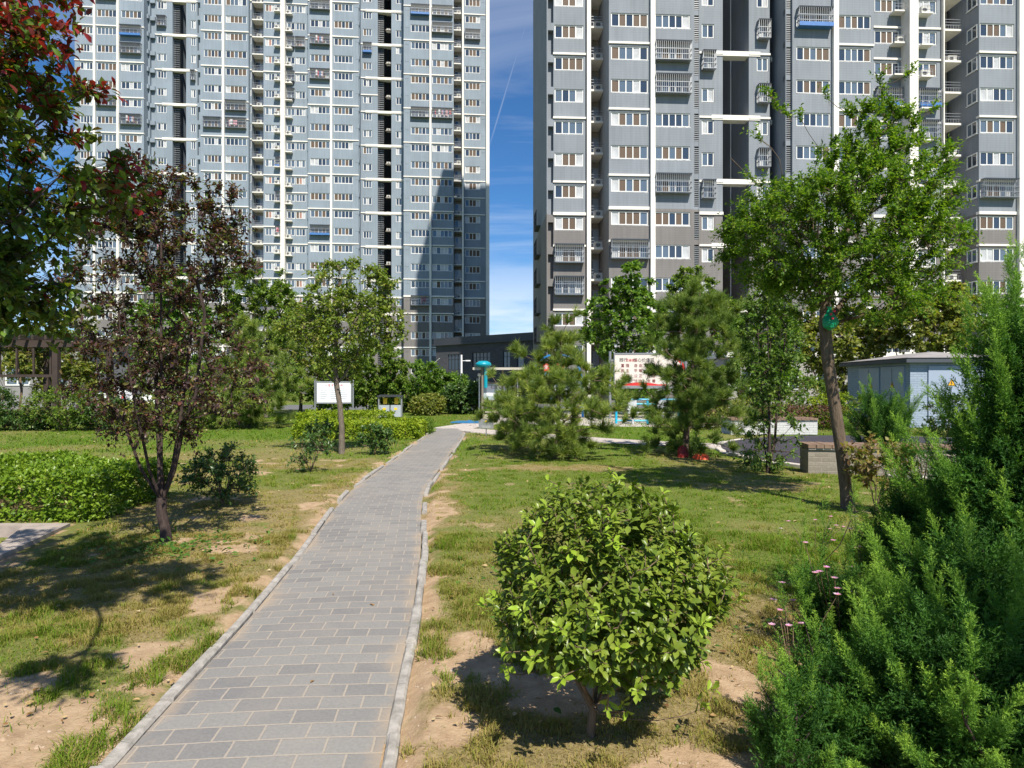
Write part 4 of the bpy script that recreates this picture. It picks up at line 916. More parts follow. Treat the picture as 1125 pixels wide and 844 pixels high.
def billboard():
    Y = 30.0; X0, X1 = XA(676, Y), XA(747, Y); w = X1-X0; z0, z1 = HA(424, Y), HA(389.5, Y); h = z1-z0; r = thing('billboard', 'cream billboard with black heading, columns of red characters and red wave border', 'billboard', ((X0+X1)/2, Y, 0), R(-7)); 
    b = MB(); b.box(-w/2, w/2, -.06, .06, z0, z1); obj('panel', b, cream, r); f = MB(); f.box(-w/2-.05, w/2+.05, -.08, .08, z1, z1+.07); f.box(-w/2-.05, w/2+.05, -.08, .08, z0-.12, z0); f.box(-w/2-.05, -w/2, -.08, .08, z0, z1); f.box(w/2, w/2+.05, -.08, .08, z0, z1); obj('frame', f, metal, r)
    for s in (-1, 1): q = MB(); q.tube([(s*(w/2+.22), 0, 0), (s*(w/2+.22), 0, z1+.15)], .06, 10); q.box(s*(w/2+.05) if s > 0 else -w/2-.22, w/2+.22 if s > 0 else -w/2-.05, -.03, .03, z1-.3, z1-.22); obj('post', q, metal, r)
    text('践行', .19, ink, r, (-w*.37, -.066, z1-.26)); text('社会主义', .13, red, r, (-w*.245, -.066, z1-.27)); text('核心价值观', .19, ink, r, (-w*.06, -.066, z1-.27))
    for c, col in enumerate((('富 强', '民 主', '文 明', '和 谐'), ('自 由', '平 等', '公 正', '法 治'), ('爱 国', '敬 业', '诚 信', '友 善'))):
        for i, s in enumerate(col): text(s, .17, maroon, r, (-w*.345+c*w*.20, -.066, z1-.52-.235*i))
    # red swoosh along the foot and the upper right corner, with a yellow swirl
    sw = MB(); n = 16
    for i in range(n):
        a, c = i/n, (i+1)/n; fa = lambda t: .03+.17*math.sin(math.pi*min(1, t*1.15))*(.4+.6*t) if t < .85 else .06
        xa, xc = -w/2+w*.80*a, -w/2+w*.80*c; sw.quad((xa, -.066, z0+.01), (xc, -.066, z0+.01), (xc, -.066, z0+.01+fa(c)), (xa, -.066, z0+.01+fa(a)))
    for i in range(n):
        t0, t1 = i/n, (i+1)/n
        def arc(t, ro): a = R(120)-R(190)*t; return (w*.36+ro*.62*math.cos(a), -.067, z0+h*.52+ro*.62*math.sin(a)*.95)
        wd = lambda t: .16*math.sin(math.pi*t)+.02
        sw.quad(arc(t0, .95-wd(t0)), arc(t1, .95-wd(t1)), arc(t1, .95), arc(t0, .95))
    obj('red_border', sw, red, r); ys = MB()
    for i in range(n):
        t0, t1 = i/n, (i+1)/n
        def arc2(t, ro): a = R(60)-R(230)*t; return (w*.37+ro*.5*math.cos(a), -.068, z0+h*.52+ro*.55*math.sin(a))
        ys.quad(arc2(t0, .55-.13*math.sin(math.pi*t0)), arc2(t1, .55-.13*math.sin(math.pi*t1)), arc2(t1, .62), arc2(t0, .62))
    obj('yellow_swirl', ys, yel, r)
billboard()
def arch():
    Y = 31.5; cx = XA(612, Y); r = thing('fitness_arch', 'bright blue arched tube frame with a small red sign standing behind the pines', 'exercise frame', (cx, Y, 0), R(-4)); rad = (XA(638, Y)-XA(586, Y))/2; zt = HA(389.5, Y)
    b = MB(); pts = [(rad*1.08, 0, 0), (rad*1.06, 0, zt-rad)]+[(rad*math.cos(a), 0, zt-rad*.95+rad*.95*math.sin(a)) for a in np.linspace(.15, math.pi-.15, 22)]+[(-rad*1.06, 0, zt-rad), (-rad*1.08, 0, 0)]; b.tube(pts, .055, 10); obj('frame', b, azure, r, smooth=True)
    b = MB(); b.tube([(-rad*.96, 0, zt-rad*.95), (rad*.96, 0, zt-rad*.95)], .04, 8); b.tube([(-rad*1.05, 0, .9), (rad*1.05, 0, .9)], .04, 8); b.lathe([(.0, -.14), (.14, -.08), (.16, 0), (.12, .1), (0, .15)], 12, 0, (-rad*.45, 0, zt-rad*.9)); obj('crossbar', b, azure, r)
    b = MB(); b.box(-.58*rad, .30*rad, -.03, .0, zt-.80, zt-.44); o = obj('sign', b, mat('red_sign', (.72, .06, .03), .5), r); text('全民健身', .24, whiteb, o, (-.14*rad, -.034, zt-.62))
    b = MB(); b.tube([(-.5*rad, -.015, zt-.44), (-.5*rad, -.015, zt-.1)], .012, 6); b.tube([(.2*rad, -.015, zt-.44), (.2*rad, -.015, zt-.02)], .012, 6); obj('hanger', b, metal, r)
    for s in (-1, 1): b = MB(); b.box(s*rad*1.08-.12, s*rad*1.08+.12, -.12, .12, 0, .03); obj('foot_plate', b, azure, r)
arch()
def cyan_frame():
    Y = 26.5; X0, X1 = XA(677, Y), XA(745, Y); w = X1-X0; r = thing('exercise_machine', 'cyan steel exercise frame with seats under the cream billboard', 'exercise machine', (X0, Y, 0), R(-3)); zt, zb = HA(439, Y), HA(471, Y)
    b = MB()
    for z in (zt, zt-.18, max(.12, zb+.1)): b.tube([(0, 0, z), (w, 0, z)], .035, 8)
    obj('rail', b, cyanp, r)
    for x_ in (0, w/2, w): b = MB(); b.tube([(x_, 0, 0), (x_, 0, zt)], .05, 8); obj('post', b, cyanp, r)
    for x_ in (w*.25, w*.72):
        b = MB(); b.box(x_-.2, x_+.2, -.5, -.15, .42, .47); b.tube([(x_, -.3, 0), (x_, -.3, .42)], .04, 8); b.box(x_-.18, x_+.18, -.12, -.08, .55, .95); b.tube([(x_-.1, -.1, .47), (x_-.1, -.1, .6)], .02, 6); obj('seat', b, mat('grey_seat', (.5, .52, .54), .5), r)
cyan_frame()
def shelter():
    Y = 34.0; X0, X1 = XA(529, Y), XA(566, Y); w = X1-X0; r = thing('bulletin_shelter', 'glazed bulletin board under a thin flat canopy beside the teal disc', 'bulletin shelter', (X0, Y, 0), R(3)); zr = HA(406, Y)
    b = MB(); b.box(-.45, w+.45, -.9, .5, zr, zr+.06); b.box(-.45, w+.45, -.94, -.9, zr-.04, zr+.08); obj('roof', b, mat('canopy_beige', (.42, .39, .33), .7), r)
    for x_ in (0, w*.28+.6, w):
        b = MB(); b.tube([(x_, 0, 0), (x_, 0, zr)], .06, 8); obj('post', b, mat('brown_post', (.19, .16, .13), .7), r)
    b = MB(); b.box(.06, w-.06, -.05, .05, HA(420, Y)-.08, HA(420, Y)); b.box(.06, w-.06, -.05, .05, .7, .78); obj('frame', b, mat('brown_post', (.19, .16, .13), .7), r)
    b = MB(); b.box(.06, w-.06, -.02, .02, .78, HA(420, Y)-.08); o = obj('panel', b, mat('pale_glazed_panel', (.34, .41, .43), .12, 0, .1, 2), r)
    text('社区公告栏', .2, maroon, o, (w*.55, -.024, HA(420, Y)-.28)); p = MB()
    for i in range(3): p.box(w*.15+i*.55, w*.15+i*.55+.4, -.026, -.02, 1.0, 1.5)
    obj('poster', p, whiteb, o)
    for x_ in (-.12, w+.12): b = MB(); b.lathe([(0, .1), (.07, .07), (.1, 0), (.07, -.07), (0, -.1)], 12, 0, (x_, -.1, HA(412, Y))); b.tube([(x_, -.1, 0), (x_, -.1, HA(412, Y)-.1)], .03, 8); obj('ball_post', b, pvc, r)
shelter()
def teal_disc():
    Y = 33.0; x_ = XA(531, Y); z = HA(400, Y); r = thing('fitness_post', 'teal disc on a tall post rising over the bulletin shelter', 'fitness post', (x_, Y, 0)); rr = XA(540, Y)-XA(531, Y)
    b = MB(); b.lathe([(0, .16), (rr*.5, .15), (rr*.92, .05), (rr, -.05), (rr*.85, -.12), (rr*.3, -.16), (0, -.16)], 24, 0, (0, 0, z)); obj('disc', b, teal, r, smooth=True)
    b = MB(); b.tube([(-.05, .05, 0), (-.05, .05, z-.1)], .06, 8); obj('post', b, mat('brown_post', (.19, .16, .13), .7), r); b = MB(); b.tube([(.12, -.02, z-1.2), (.12, -.02, z-.1)], .09, 8); obj('sleeve', b, teal, r)
teal_disc()
def lamp():
    Y = 45.0; x_ = XA(507, Y); z = HA(390, Y); r = thing('street_lamp', 'thin white lamp post with a short side arm in front of the dark brick building', 'street lamp', (x_, Y, 0)); b = MB(); b.tube([(0, 0, 0), (0, 0, z)], [.09, .06], 10); obj('pole', b, pvc, r)
    b = MB(); b.tube([(0, 0, z-.42), (.35, -.05, z-.4)], .03, 6); obj('arm', b, pvc, r); b = MB(); b.box(.3, .62, -.12, .02, z-.44, z-.36); obj('lamp_head', b, pvc, r)
lamp()
def plate_sign():
    Y = 20.3; x_ = XA(534, Y); r = thing('lawn_sign', 'small grey rectangular lawn sign with yellow mark on a short stake by the path fork', 'lawn sign', (x_, Y, 0), R(-8)); z0, z1 = HA(471, Y), HA(460.5, Y)
    b = MB(); b.box(-.23, .23, -.015, .015, z0, z1); obj('panel', b, mat('grey_plate', (.24, .25, .26), .5, .2, .1, 5), r); b = MB(); b.tube([(0, .03, 0), (0, .03, z1-.05)], .018, 6); obj('post', b, metal, r)
    b = MB(); b.lathe([(0, .008), (.03, .008), (.036, 0)], 10, 0, (0, 0, 0)); o = obj('emblem', b, yel, r, (0, -.017, z1-.07)); o.rotation_euler = (R(90), 0, 0); b = MB(); b.box(-.15, .15, -.0185, -.015, z0+.07, z0+.085); b.box(-.12, .12, -.0185, -.015, z0+.035, z0+.05); obj('text_lines', b, mat('pale_print', (.45, .45, .43), .6), r)
plate_sign()
def blue_cover():
    x_, y_ = XA(516, 27), 27.0; b = MB(); b.prism([(-.75, -.4), (.6, -.55), (.9, .35), (-.5, .5)], .0, .05); b.box(-.08, .08, -.02, .02, .051, .10)
    o = obj('manhole_cover', b, mat('blue_cover', (.03, .16, .34), .5, 0, .2, 3)); o.location = (x_, y_, .012); tag(o, 'flat blue utility cover lying on the paving at the path fork', 'utility cover')
blue_cover()
def bins():
    Y = 30.5; x_ = XA(429, Y); r = thing('litter_bin', 'twin metal litter bin under a dark flat roof with yellow stickers by the golden hedge', 'litter bin', (x_, Y, 0), R(4)); w = .98
    for i, s in enumerate((-1, 1)):
        b = MB(); b.box(s*.26-.23, s*.26+.23, -.2, .2, .08, .62); o = obj('bin', b, mat('bin_grey', (.42, .46, .50), .45, .3, .1, 4), r); q = MB(); q.box(s*.26-.07, s*.26+.07, -.206, -.2, .40, .5); obj('sticker', q, yel, o)
    b = MB(); b.box(-.58, .58, -.26, .26, 1.0, 1.07); b.box(-.5, .5, -.22, .22, 1.07, 1.1); obj('roof', b, dkm, r)
    for s in (-1, 1): b = MB(); b.box(s*.52-.03, s*.52+.03, -.18, .18, 0, 1.0); obj('side_panel', b, metal, r); b = MB(); b.box(s*.26-.09, s*.26+.09, .1, .13, .66, .95); obj('label_plate', b, yel, r)
bins()
def pergola():
    Y = 24.0; X1 = XA(62, Y); r = thing('pergola', 'brown timber pergola with bench, coloured dark for the deep shade, at the left lawn edge', 'pergola', (X1, Y, 0)); wd = mat('shade_dark_timber', (.045, .030, .024), .8, 0, .3, 6); zt = HA(374, Y)  # brown timber colour darkened for the deep shade it stands in
    for i in range(3):
        for d in (0, 3.2): b = MB(); b.box(-.1-i*2.6, .1-i*2.6, d-.1, d+.1, 0, zt-.25); obj('post', b, wd, r)
    for d in (0, 3.2): b = MB(); b.box(-6.4, .6, d-.06, d+.06, zt-.25, zt); obj('beam', b, wd, r)
    b = MB(); b.box(-5.3, 0, -.04, .04, zt-1.35, zt-1.25)
    for i in range(9): b.box(-5.2+i*.62, -5.14+i*.62, -.03, .03, zt-1.25, zt-.26)
    obj('lattice', b, wd, r); b = MB()
    for i in range(15): b.box(-6.2+i*.47, -6.12+i*.47, -.5, 3.7, zt, zt+.16)
    obj('rafter', b, wd, r)
    b = MB(); b.box(-5.0, -.4, .5, .95, .42, .48); obj('bench_seat', b, mat('bench_plank', (.20, .18, .17), .7), r); b = MB()
    for x_ in (-4.6, -2.7, -.8): b.box(x_-.06, x_+.06, .55, .9, 0, .42)
    obj('bench_leg', b, stone, r)
pergola()
def car(name, label, x_, y_, rz, m):
    r = thing(name, label, 'car', (x_, y_, 0), rz, None); prof = [(-2.1, .35), (-2.15, .75), (-1.95, .95), (-1.1, 1.02), (-.45, 1.42), (.2, 1.5), (1.1, 1.46), (1.75, 1.05), (2.1, .98), (2.15, .6), (2.1, .35)]
    b = MB(); hw = .86; n = len(prof)
    for s_ in (-1, 1):
        for px_, pz in prof: b.v.append((px_, s_*(hw if pz < 1.03 else hw-.18*(pz-1.0)/.5), pz))
    b.f.append(tuple(range(n))); b.f.append(tuple(range(2*n-1, n-1, -1))); b.m += [0, 0]
    for i in range(n): j = (i+1) % n; b.f.append((i, n+i, n+j, j)[::-1]); b.m.append(0)
    obj('body', b, m, r)
    for s_ in (-1, 1):
        b = MB(); b.v += [(-.9, s_*(hw+.004), 1.03), (1.5, s_*(hw+.004), 1.03), (1.05, s_*(hw-.135), 1.40), (.2, s_*(hw-.15), 1.43), (-.4, s_*(hw-.13), 1.37)]; b.f.append((0, 1, 2, 3, 4)); b.m.append(0); obj('side_window', b, glB, r)
        for wx in (-1.35, 1.35):
            w_ = MB(); w_.tube([(wx, s_*(hw-.2), .32), (wx, s_*(hw+.02), .32)], .32, 18); o = obj('wheel', w_, mat('tyre', (.03, .03, .03), .8), r); q = MB(); q.tube([(wx, s_*(hw+.02), .32), (wx, s_*(hw+.035), .32)], .2, 14); obj('rim', q, metal, o)
    for sx in (-1, 1):
        for s_ in (-1, 1): b = MB(); b.box(sx*2.12-.05, sx*2.12+.05, s_*.62-.16, s_*.62+.16, .68, .82); obj('headlight' if sx < 0 else 'tail_light', b, whiteb if sx < 0 else red, r)
carw = mat('white_car_paint', (.78, .79, .80), .25)
car('parked_car', 'white parked car on the road beyond the left shrubs, left of the plum tree trunk', XA(104, 42.5), 42.5, R(3), carw)
car('parked_car', 'white parked car half hidden behind the stems of the plum tree', XA(188, 42.0), 42.0, R(2), carw)
def rag(name, label, px, py, m, sx, sy, sz, seed):
    X0, Y0 = G(px, py); rg = np.random.default_rng(seed); b = MB(); n, k = 16, 7
    for i in range(k):
        ph = i/(k-1)*math.pi/2
        for j in range(n):
            a = 2*math.pi*j/n; q = 1+.35*(fbm(np.array(2+math.cos(a)*1.7+i*.8), np.array(2+math.sin(a)*1.7), seed, 3)-.5)*2; b.v.append((sx*q*math.cos(ph)*math.cos(a), sy*q*math.cos(ph)*math.sin(a), sz*math.sin(ph)*(q**.5)))
    for i in range(k-1):
        for j in range(n): b.f.append((i*n+j, i*n+(j+1) % n, (i+1)*n+(j+1) % n, (i+1)*n+j)); b.m.append(0)
    o = obj(name, b, m); o.location = (X0, Y0, 0); tag(o, label, 'bag')
rag('plastic_bag', 'crumpled bright orange red bag on the sunlit grass beside the dark pine', 770, 505, mat('orange_red_plastic', (.72, .09, .03), .5, 0, .2, 12, .5), .17, .13, .15, 3)
rag('plastic_bag', 'crumpled dark red bag lying in the shade under the dark pine', 750, 503, mat('dark_red_plastic', (.30, .02, .02), .5, 0, .25, 12, .5), .12, .1, .26, 4)
# ------------------------------------------------------------------ trees and shrubs
bk_grey = bark('grey_bark', (.15, .125, .10)); bk_red = bark('plum_bark', (.065, .047, .042)); bk_brown = bark('brown_bark', (.135, .10, .072), 9, 1.6); bk_pine = bark('pine_bark', (.16, .11, .085)); bk_twig = bark('twig_bark', (.17, .12, .08))
def lerp_pts(*p): return [tuple(q) for q in p]

# plum tree with dark leaves, several stems from a low fork
x0, y0 = XA(178, 6.6), 6.6
rng = np.random.default_rng(21)
fork = (.0, 0, .42)
stems = [dict(pts=[(.05, 0, -.05), (.03, .0, .15), (-.02, .02, .32), fork])]
for dx, dy, h in ((-.62, -.1, 2.1), (-.25, .2, 2.9), (.03, -.05, 3.1), (.22, .15, 2.9), (.5, -.1, 2.3), (-.1, -.35, 2.6)):
    stems.append(dict(at=3, pts=[fork, (dx*.30, dy*.5, .75), (dx*.55, dy*.9, 1.25), (dx*.8, dy*1.2, h*.65), (dx, dy*1.5, h)]))
plum = leafmat('plum_leaf', [(.024, .014, .015), (.044, .024, .024), (.068, .036, .035), (.040, .060, .016), (.085, .135, .020), (.12, .046, .040)], .3, .36, .5, (1.7, 1.0, .6))
make_tree('plum_tree', 'dark purple leaved plum tree with several stems from a low fork, left of path', 'tree', (x0, y0, 0), stems,
          [(-.15, 0, 2.5, .88, .8, 1.0), (.15, 0, 3.0, .55, .6, .72), (-.6, 0, 2.9, .45, .4, .6), (.15, .0, 1.75, .8, .7, .65), (-.05, 0, 1.35, .6, .55, .35), (-.45, .0, 1.7, .5, .5, .5), (-.25, 0, 3.4, .28, .35, .45, .25), (.62, 0, 3.1, .25, .3, .5, .2)], 310, rng, plum, bk_red, .050, .004, ntw=5, nl=11, tl=.27, L=.050, Wd=.026, up=.45, spread=.8, droop=.12, shape=LEAF8, zmin=.5, group=None, wpath=.12, shell=.3)

# near tree whose trunk is outside the frame: red new shoots over dark green
rng = np.random.default_rng(22)
def nearleaf(P, rng):
    r = rng.random(len(P))*.56; new = sstep(.15, .95, (P[:, 0]-1.0)*1.1+(P[:, 2]-2.9)*1.0+rng.normal(size=len(P))*.3)
    return np.clip(np.where(rng.random(len(P)) < new*.65, .68+.32*rng.random(len(P)), r), 0, 1)
near_m = leafmat('red_shoot_leaf', [(.024, .052, .009), (.045, .095, .012), (.090, .165, .016), (.060, .080, .016), (.070, .030, .018), (.14, .018, .020), (.26, .030, .034)], .33, .38, .5, (1.7, 1.1, .55))
make_tree('plum_tree', 'near tree with dark green leaves and red young shoots in the top left corner', 'tree', (-3.75, 3.4, 0),
          [dict(pts=[(0, 0, -.05), (.03, 0, .6), (.0, 0, 1.3), (.1, .0, 1.8), (.2, 0, 2.4), (.3, 0, 3.2), (.35, 0, 4.0)]), dict(at=3, pts=[(.1, 0, 1.8), (.6, .0, 2.2), (1.0, .0, 2.6)]), dict(at=4, pts=[(.2, 0, 2.4), (.7, .0, 2.9), (1.1, .1, 3.3)]), dict(at=5, pts=[(.3, 0, 3.2), (.8, -.5, 3.7), (1.6, -.9, 3.9), (2.1, -1.3, 3.8)])],
          [(1.95, -1.2, 4.0, .6, .5, .4, .25), (2.15, -2.0, 2.98, .32, .2, .10, .06), (.25, .1, 2.45, .6, .6, .4), (.80, .1, 2.85, .52, .7, .60), (.65, .1, 3.5, .70, .8, .5), (.75, .0, 2.25, .45, .6, .40), (.0, .1, 3.3, .9, .8, .8), (1.0, .05, 3.3, .38, .35, .35, .12), (1.48, .0, 2.66, .25, .25, .16, .06), (.95, 0, 2.15, .40, .45, .25, .10), (1.1, 0, 2.45, .3, .3, .3, .12)], 450, rng, near_m, bk_red, .085, .0045, ntw=5, nl=10, tl=.25, L=.056, Wd=.031, up=.15, spread=.8, droop=.25, shape=LEAF8, zmin=1.6, rndf=nearleaf, shell=.35)

# young tree over the golden hedge
rng = np.random.default_rng(23); Yt = 14.8
yl = leafmat('pale_young_leaf', [(.058, .095, .016), (.085, .130, .020), (.110, .155, .026), (.14, .175, .032), (.18, .18, .04)], .35, .5)
make_tree('young_tree', 'slender young tree with thin pale green crown and straight trunk beside the golden hedge', 'tree', (XA(375.5, Yt), Yt, 0),
          [dict(pts=[(0, 0, -.05), (-.0, 0, .6), (-.04, 0, 1.1), (-.12, 0, 1.6), (-.16, 0, 2.0), (-.12, 0, 2.6), (-.02, 0, 3.3), (.0, 0, 4.0)])],
          [(-.05, 0, 3.0, 1.15, 1.0, .75), (.15, 0, 3.7, .9, .9, .75), (.75, 0, 3.0, .75, .6, .55), (-.9, 0, 3.1, .65, .6, .5), (.85, 0, 3.95, .35, .3, .5, .12), (-.1, 0, 2.2, .7, .6, .35, .2)], 270, rng, yl, bk_grey, .062, .006, ntw=4, nl=8, tl=.34, L=.085, Wd=.058, up=.15, spread=1.0, droop=.3, zmin=1.5, shell=.4, twigw=.008)

# leaning tree on the right
rng = np.random.default_rng(24); Yt = 8.4; xb = XA(931, Yt)
el = leafmat('elm_leaf', [(.030, .068, .009), (.048, .102, .012), (.078, .140, .016), (.10, .160, .020), (.15, .19, .03)], .42, .45, gain=1.65)
stems = [dict(pts=[(0.02, 0, -.05), (-.02, 0, .25), (-.07, 0, .7), (-.16, 0, 1.3), (-.25, 0, 1.9), (-.29, 0, 2.35), (-.28, 0, 2.65)]), dict(at=6, pts=[(-.28, 0, 2.65), (-.42, .1, 3.0), (-.62, .1, 3.5), (-.75, .1, 4.1)]), dict(at=6, pts=[(-.28, 0, 2.65), (-.16, -.05, 3.1), (.0, -.1, 3.7), (.2, -.1, 4.4)]), dict(at=5, pts=[(-.29, 0, 2.35), (.1, .2, 2.75), (.5, .3, 3.2), (.9, .3, 3.6)])]
make_tree('leaning_tree', 'tree with a bare brown leaning trunk and broad bright green crown with bare twigs above', 'tree', (xb, Yt, 0), stems,
          [(-.25, 0, 3.5, 1.27, 1.15, .85), (.3, 0, 4.05, .95, .9, .75), (-.75, 0, 3.4, .75, .8, .65), (.8, 0, 3.3, .55, .7, .75), (.05, .0, 2.75, .95, .8, .35), (.35, .0, 4.75, .5, .5, .45, .25)], 700, rng, el, bk_brown, .073, .0045, ntw=6, nl=13, tl=.30, L=.054, Wd=.026, up=.45, spread=.65, droop=.15, zmin=2.0, shell=.3, flare=1.35,
          bare=[(-.95, .1, 5.35), (-.6, .0, 5.0), (-1.15, -.1, 4.7), (-.2, .1, 5.3), (.35, .0, 5.6), (.75, .0, 5.55), (1.15, .1, 5.15), (.05, -.1, 5.05), (-1.5, 0, 4.5)], wpath=.2)
def green_bag():
    Y = Yt-.16; x_ = XA(911.5, Y); z = HA(352, Y); b = MB(); n, k = 14, 9
    for i in range(k):
        t = i/(k-1); rr = [.0, .075, .10, .105, .09, .07, .045, .022, .03][i]; zz = -.13+.30*t
        for j in range(n):
            a = 2*math.pi*j/n; q = 1+.5*(vnoise(np.array(3+math.cos(a)*2+i*.7), np.array(3+math.sin(a)*2), 5)-.5); b.v.append((rr*q*math.cos(a), rr*.7*q*math.sin(a), zz))
    for i in range(k-1):
        for j in range(n): b.f.append((i*n+j, i*n+(j+1) % n, (i+1)*n+(j+1) % n, (i+1)*n+j)); b.m.append(0)
    r = thing('plastic_bag', 'crumpled green plastic bag tied to the leaning trunk below its fork', 'bag', (x_, Y, z)); obj('bag', b, mat('green_plastic', (.0, .27, .13), .4, 0, .3, 14, .6), r)
    b = MB(); 
    for dx, dz in ((-.02, .07), (.0, .02), (.02, .11)): b.box(dx-.012, dx+.012, -.085, -.07, dz-.015, dz+.012)
    obj('red_tie', b, mat('red_tie', (.6, .03, .06), .5), r)
green_bag()

# thin many-stemmed tree on the lawn
rng = np.random.default_rng(25); Yt = 11.75; xb = XA(845, Yt)
stems = [dict(pts=[(-.02, 0, -.05), (-.02, 0, .05)])]+[dict(at=1, pts=[(-.02, 0, .05), (dx*.35, dy, .5), (dx*.5, dy*1.2, 1.1), (dx*.7, dy*1.4, 1.8), (dx, dy*1.5, 2.6)]) for dx, dy in ((-.18, .05), (-.06, -.06), (.08, .08), (.2, -.03), (.34, .05))]
thl = leafmat('thin_tree_leaf', [(.035, .070, .014), (.055, .105, .020), (.085, .14, .028), (.13, .17, .04)], .35, .5)
make_tree('multi_stem_tree', 'thin many stemmed sapling cluster with loose green leaves standing alone on the right lawn', 'tree', (xb, Yt, 0), stems,
          [(0, 0, 2.4, .55, .5, .85), (.25, 0, 1.5, .5, .4, .6), (-.2, 0, 1.7, .4, .4, .6), (.15, 0, .75, .55, .4, .45, .10), (-.05, 0, .3, .4, .3, .25, .06), (0, 0, 3.1, .45, .4, .35, .15)], 170, rng, thl, bk_red, .045, .005, ntw=4, nl=7, tl=.28, L=.075, Wd=.045, up=.2, spread=1.0, droop=.2, zmin=.1, shell=.3, wpath=.1, flare=1.0, twigw=.007)

# pines
def pine(label, Y, px, h, prof, seed, ntips, m, lean=0., n_need=56, nl=.145, group='pines behind the lawn', nw=.0095, wh=7):
    rng = np.random.default_rng(seed); x_ = XA(px, Y); root = thing('pine_tree', label, 'tree', (x_, Y, 0), group=group)
    tr = [(lean*t, .03*math.sin(5*t), h*t-.03*(t == 0)) for t in np.linspace(0, .97, 9)]; sk = Skel([dict(pts=tr)])
    T = []
    while len(T) < ntips:
        z = rng.random(); w = np.interp(z, [q[0] for q in prof], [q[1] for q in prof])
        if rng.random() > w/max(q[1] for q in prof)+.1: continue
        # limbs come in whorls, so the outline is stepped and gappy
        zz = (round(z*wh)+rng.normal()*.2)/wh; a = rng.random()*2*math.pi; lobe = .74+.5*math.sin(a*3+round(z*wh)*2.3+seed)
        rr = w*(.35+.7*rng.random()**.6)*lobe; T.append((lean*zz+rr*math.cos(a), rr*math.sin(a), max(.15, h*zz+.25*rr)))
    tips = sk.attach(np.array(T), rng, wpath=.15, step=.2, drop=-.15); sk.radii(.006, .06*h/3)
    mb = MB(); sk.mesh(mb, 6, 1.2); obj('trunk', mb, bk_pine, root, smooth=True)
    P = np.array(sk.p); par = np.array(sk.par); tp = np.array(tips); d = unit(P[tp]-P[par[tp]])
    thin = np.array([i for i in range(len(P)) if not sk.stem[i] and sk.r[i] < .016 and par[i] >= 0]); thin = thin[rng.random(len(thin)) < .5]
    pos = np.concatenate([P[tp], P[thin]]); dd = np.concatenate([d, unit(P[thin]-P[par[thin]])])
    k = 5; S0 = np.repeat(pos, k, 0); SD = unit(np.repeat(dd, k, 0)*.8+.75*rsph(rng, len(S0))+np.array([0, 0, .55])); sl = rng.uniform(.10, .26, len(S0))
    B = np.repeat(S0, n_need, 0); D = np.repeat(SD, n_need, 0); t = rng.random(len(B)); pp = B+D*(t*np.repeat(sl, n_need))[:, None]
    nd = unit(D*.75+.75*rsph(rng, len(B))+np.array([0, 0, .1])); V, Fc, kk = leaves(pp, nd, rsph(rng, len(B)), rng.uniform(.75, 1.15, len(B))*nl, nw, NEED)
    r = np.clip(np.repeat(rng.random(len(S0)), n_need)*.7+rng.random(len(B))*.3, 0, 1)
    link('crown', npmesh('crown', V, Fc, m, np.repeat(r, kk)), root)
pm = leafmat('pine_needle', [(.024, .038, .010), (.048, .070, .016), (.085, .110, .024), (.155, .165, .040)], .32, .5, gain=2.9)
pm2 = leafmat('dark_pine_needle', [(.022, .040, .010), (.042, .068, .015), (.072, .100, .022), (.125, .145, .036)], .3, .5, gain=2.6)
pine('bushy pine with light green needle tufts in front of the blue arch', 13.9, 612, 2.75, [(0.08, .8), (.2, 1.45), (.42, 1.35), (.62, .95), (.85, .5), (1, .2)], 31, 190, pm, .1)
pine('darker tall pine beside the cream billboard above the orange bag', 14.6, 752, 3.75, [(0.05, .95), (.15, 1.4), (.3, 1.25), (.42, .9), (.62, .95), (.85, .8), (1, .25)], 32, 300, pm2, .35)
pine('dark bushy pine on the left lawn behind the plum tree', 24.0, 272, 3.7, [(0.05, 1.4), (.15, 1.9), (.4, 1.7), (.7, 1.1), (.9, .55), (1, .2)], 33, 340, pm, .1, 34, .19, nw=.016)
pine('small low pine at the path fork corner, left of the taller pines', 15.5, 566, 1.5, [(0, .5), (.3, .8), (.6, .6), (1, .2)], 34, 80, pm, 0)

# broad-leaved trees of the background
bl1 = leafmat('broad_leaf', [(.032, .070, .010), (.052, .102, .014), (.080, .138, .020), (.115, .17, .032)], .35, .45, .4, gain=1.75)
bl2 = leafmat('olive_leaf', [(.055, .075, .018), (.085, .105, .024), (.125, .135, .032), (.19, .17, .05)], .4, .5, gain=1.9)
bl3 = leafmat('mid_leaf', [(.038, .072, .011), (.060, .102, .015), (.088, .135, .020), (.13, .165, .03)], .35, .5, gain=1.7)
def bg_tree(label, px, Y, ells, n, seed, m, L=.13, Wd=.085, ntw=5, nl=10, tl=.55, group='trees behind the lawn', rr=.09, zf=1.0, name='broadleaf_tree'):
    rng = np.random.default_rng(seed); zc = max(e[2] for e in ells)
    make_tree(name, label, 'tree', (XA(px, Y), Y, 0), [dict(pts=[(0, 0, -.05), (.03, 0, zf*.5), (0, 0, zf), (.05, 0, zf+(zc-zf)*.5), (0, 0, zc)])], ells+[(0, 0, 2.0, ells[0][3]*.9, 1.2, 1.0)], int(n*1.5), rng, m, bk_grey, rr, .009, ntw=ntw, nl=nl, tl=tl, L=L, Wd=Wd, up=.2, spread=1.0, droop=.3, zmin=zf*.8, group=group, shell=.4, step=.35, sides=5, twigw=.012)
bg_tree('large leaved green tree rising behind the pines just right of the sky gap', 686, 34, [(0, 0, 4.8, 2.1, 1.6, 1.9), (.1, 0, 6.8, 1.2, 1.1, 1.2), (-1.0, 0, 4.2, 1.1, 1, 1), (1.0, 0, 5.5, 1.0, .9, .9)], 170, 41, bl1, L=.20, Wd=.15)
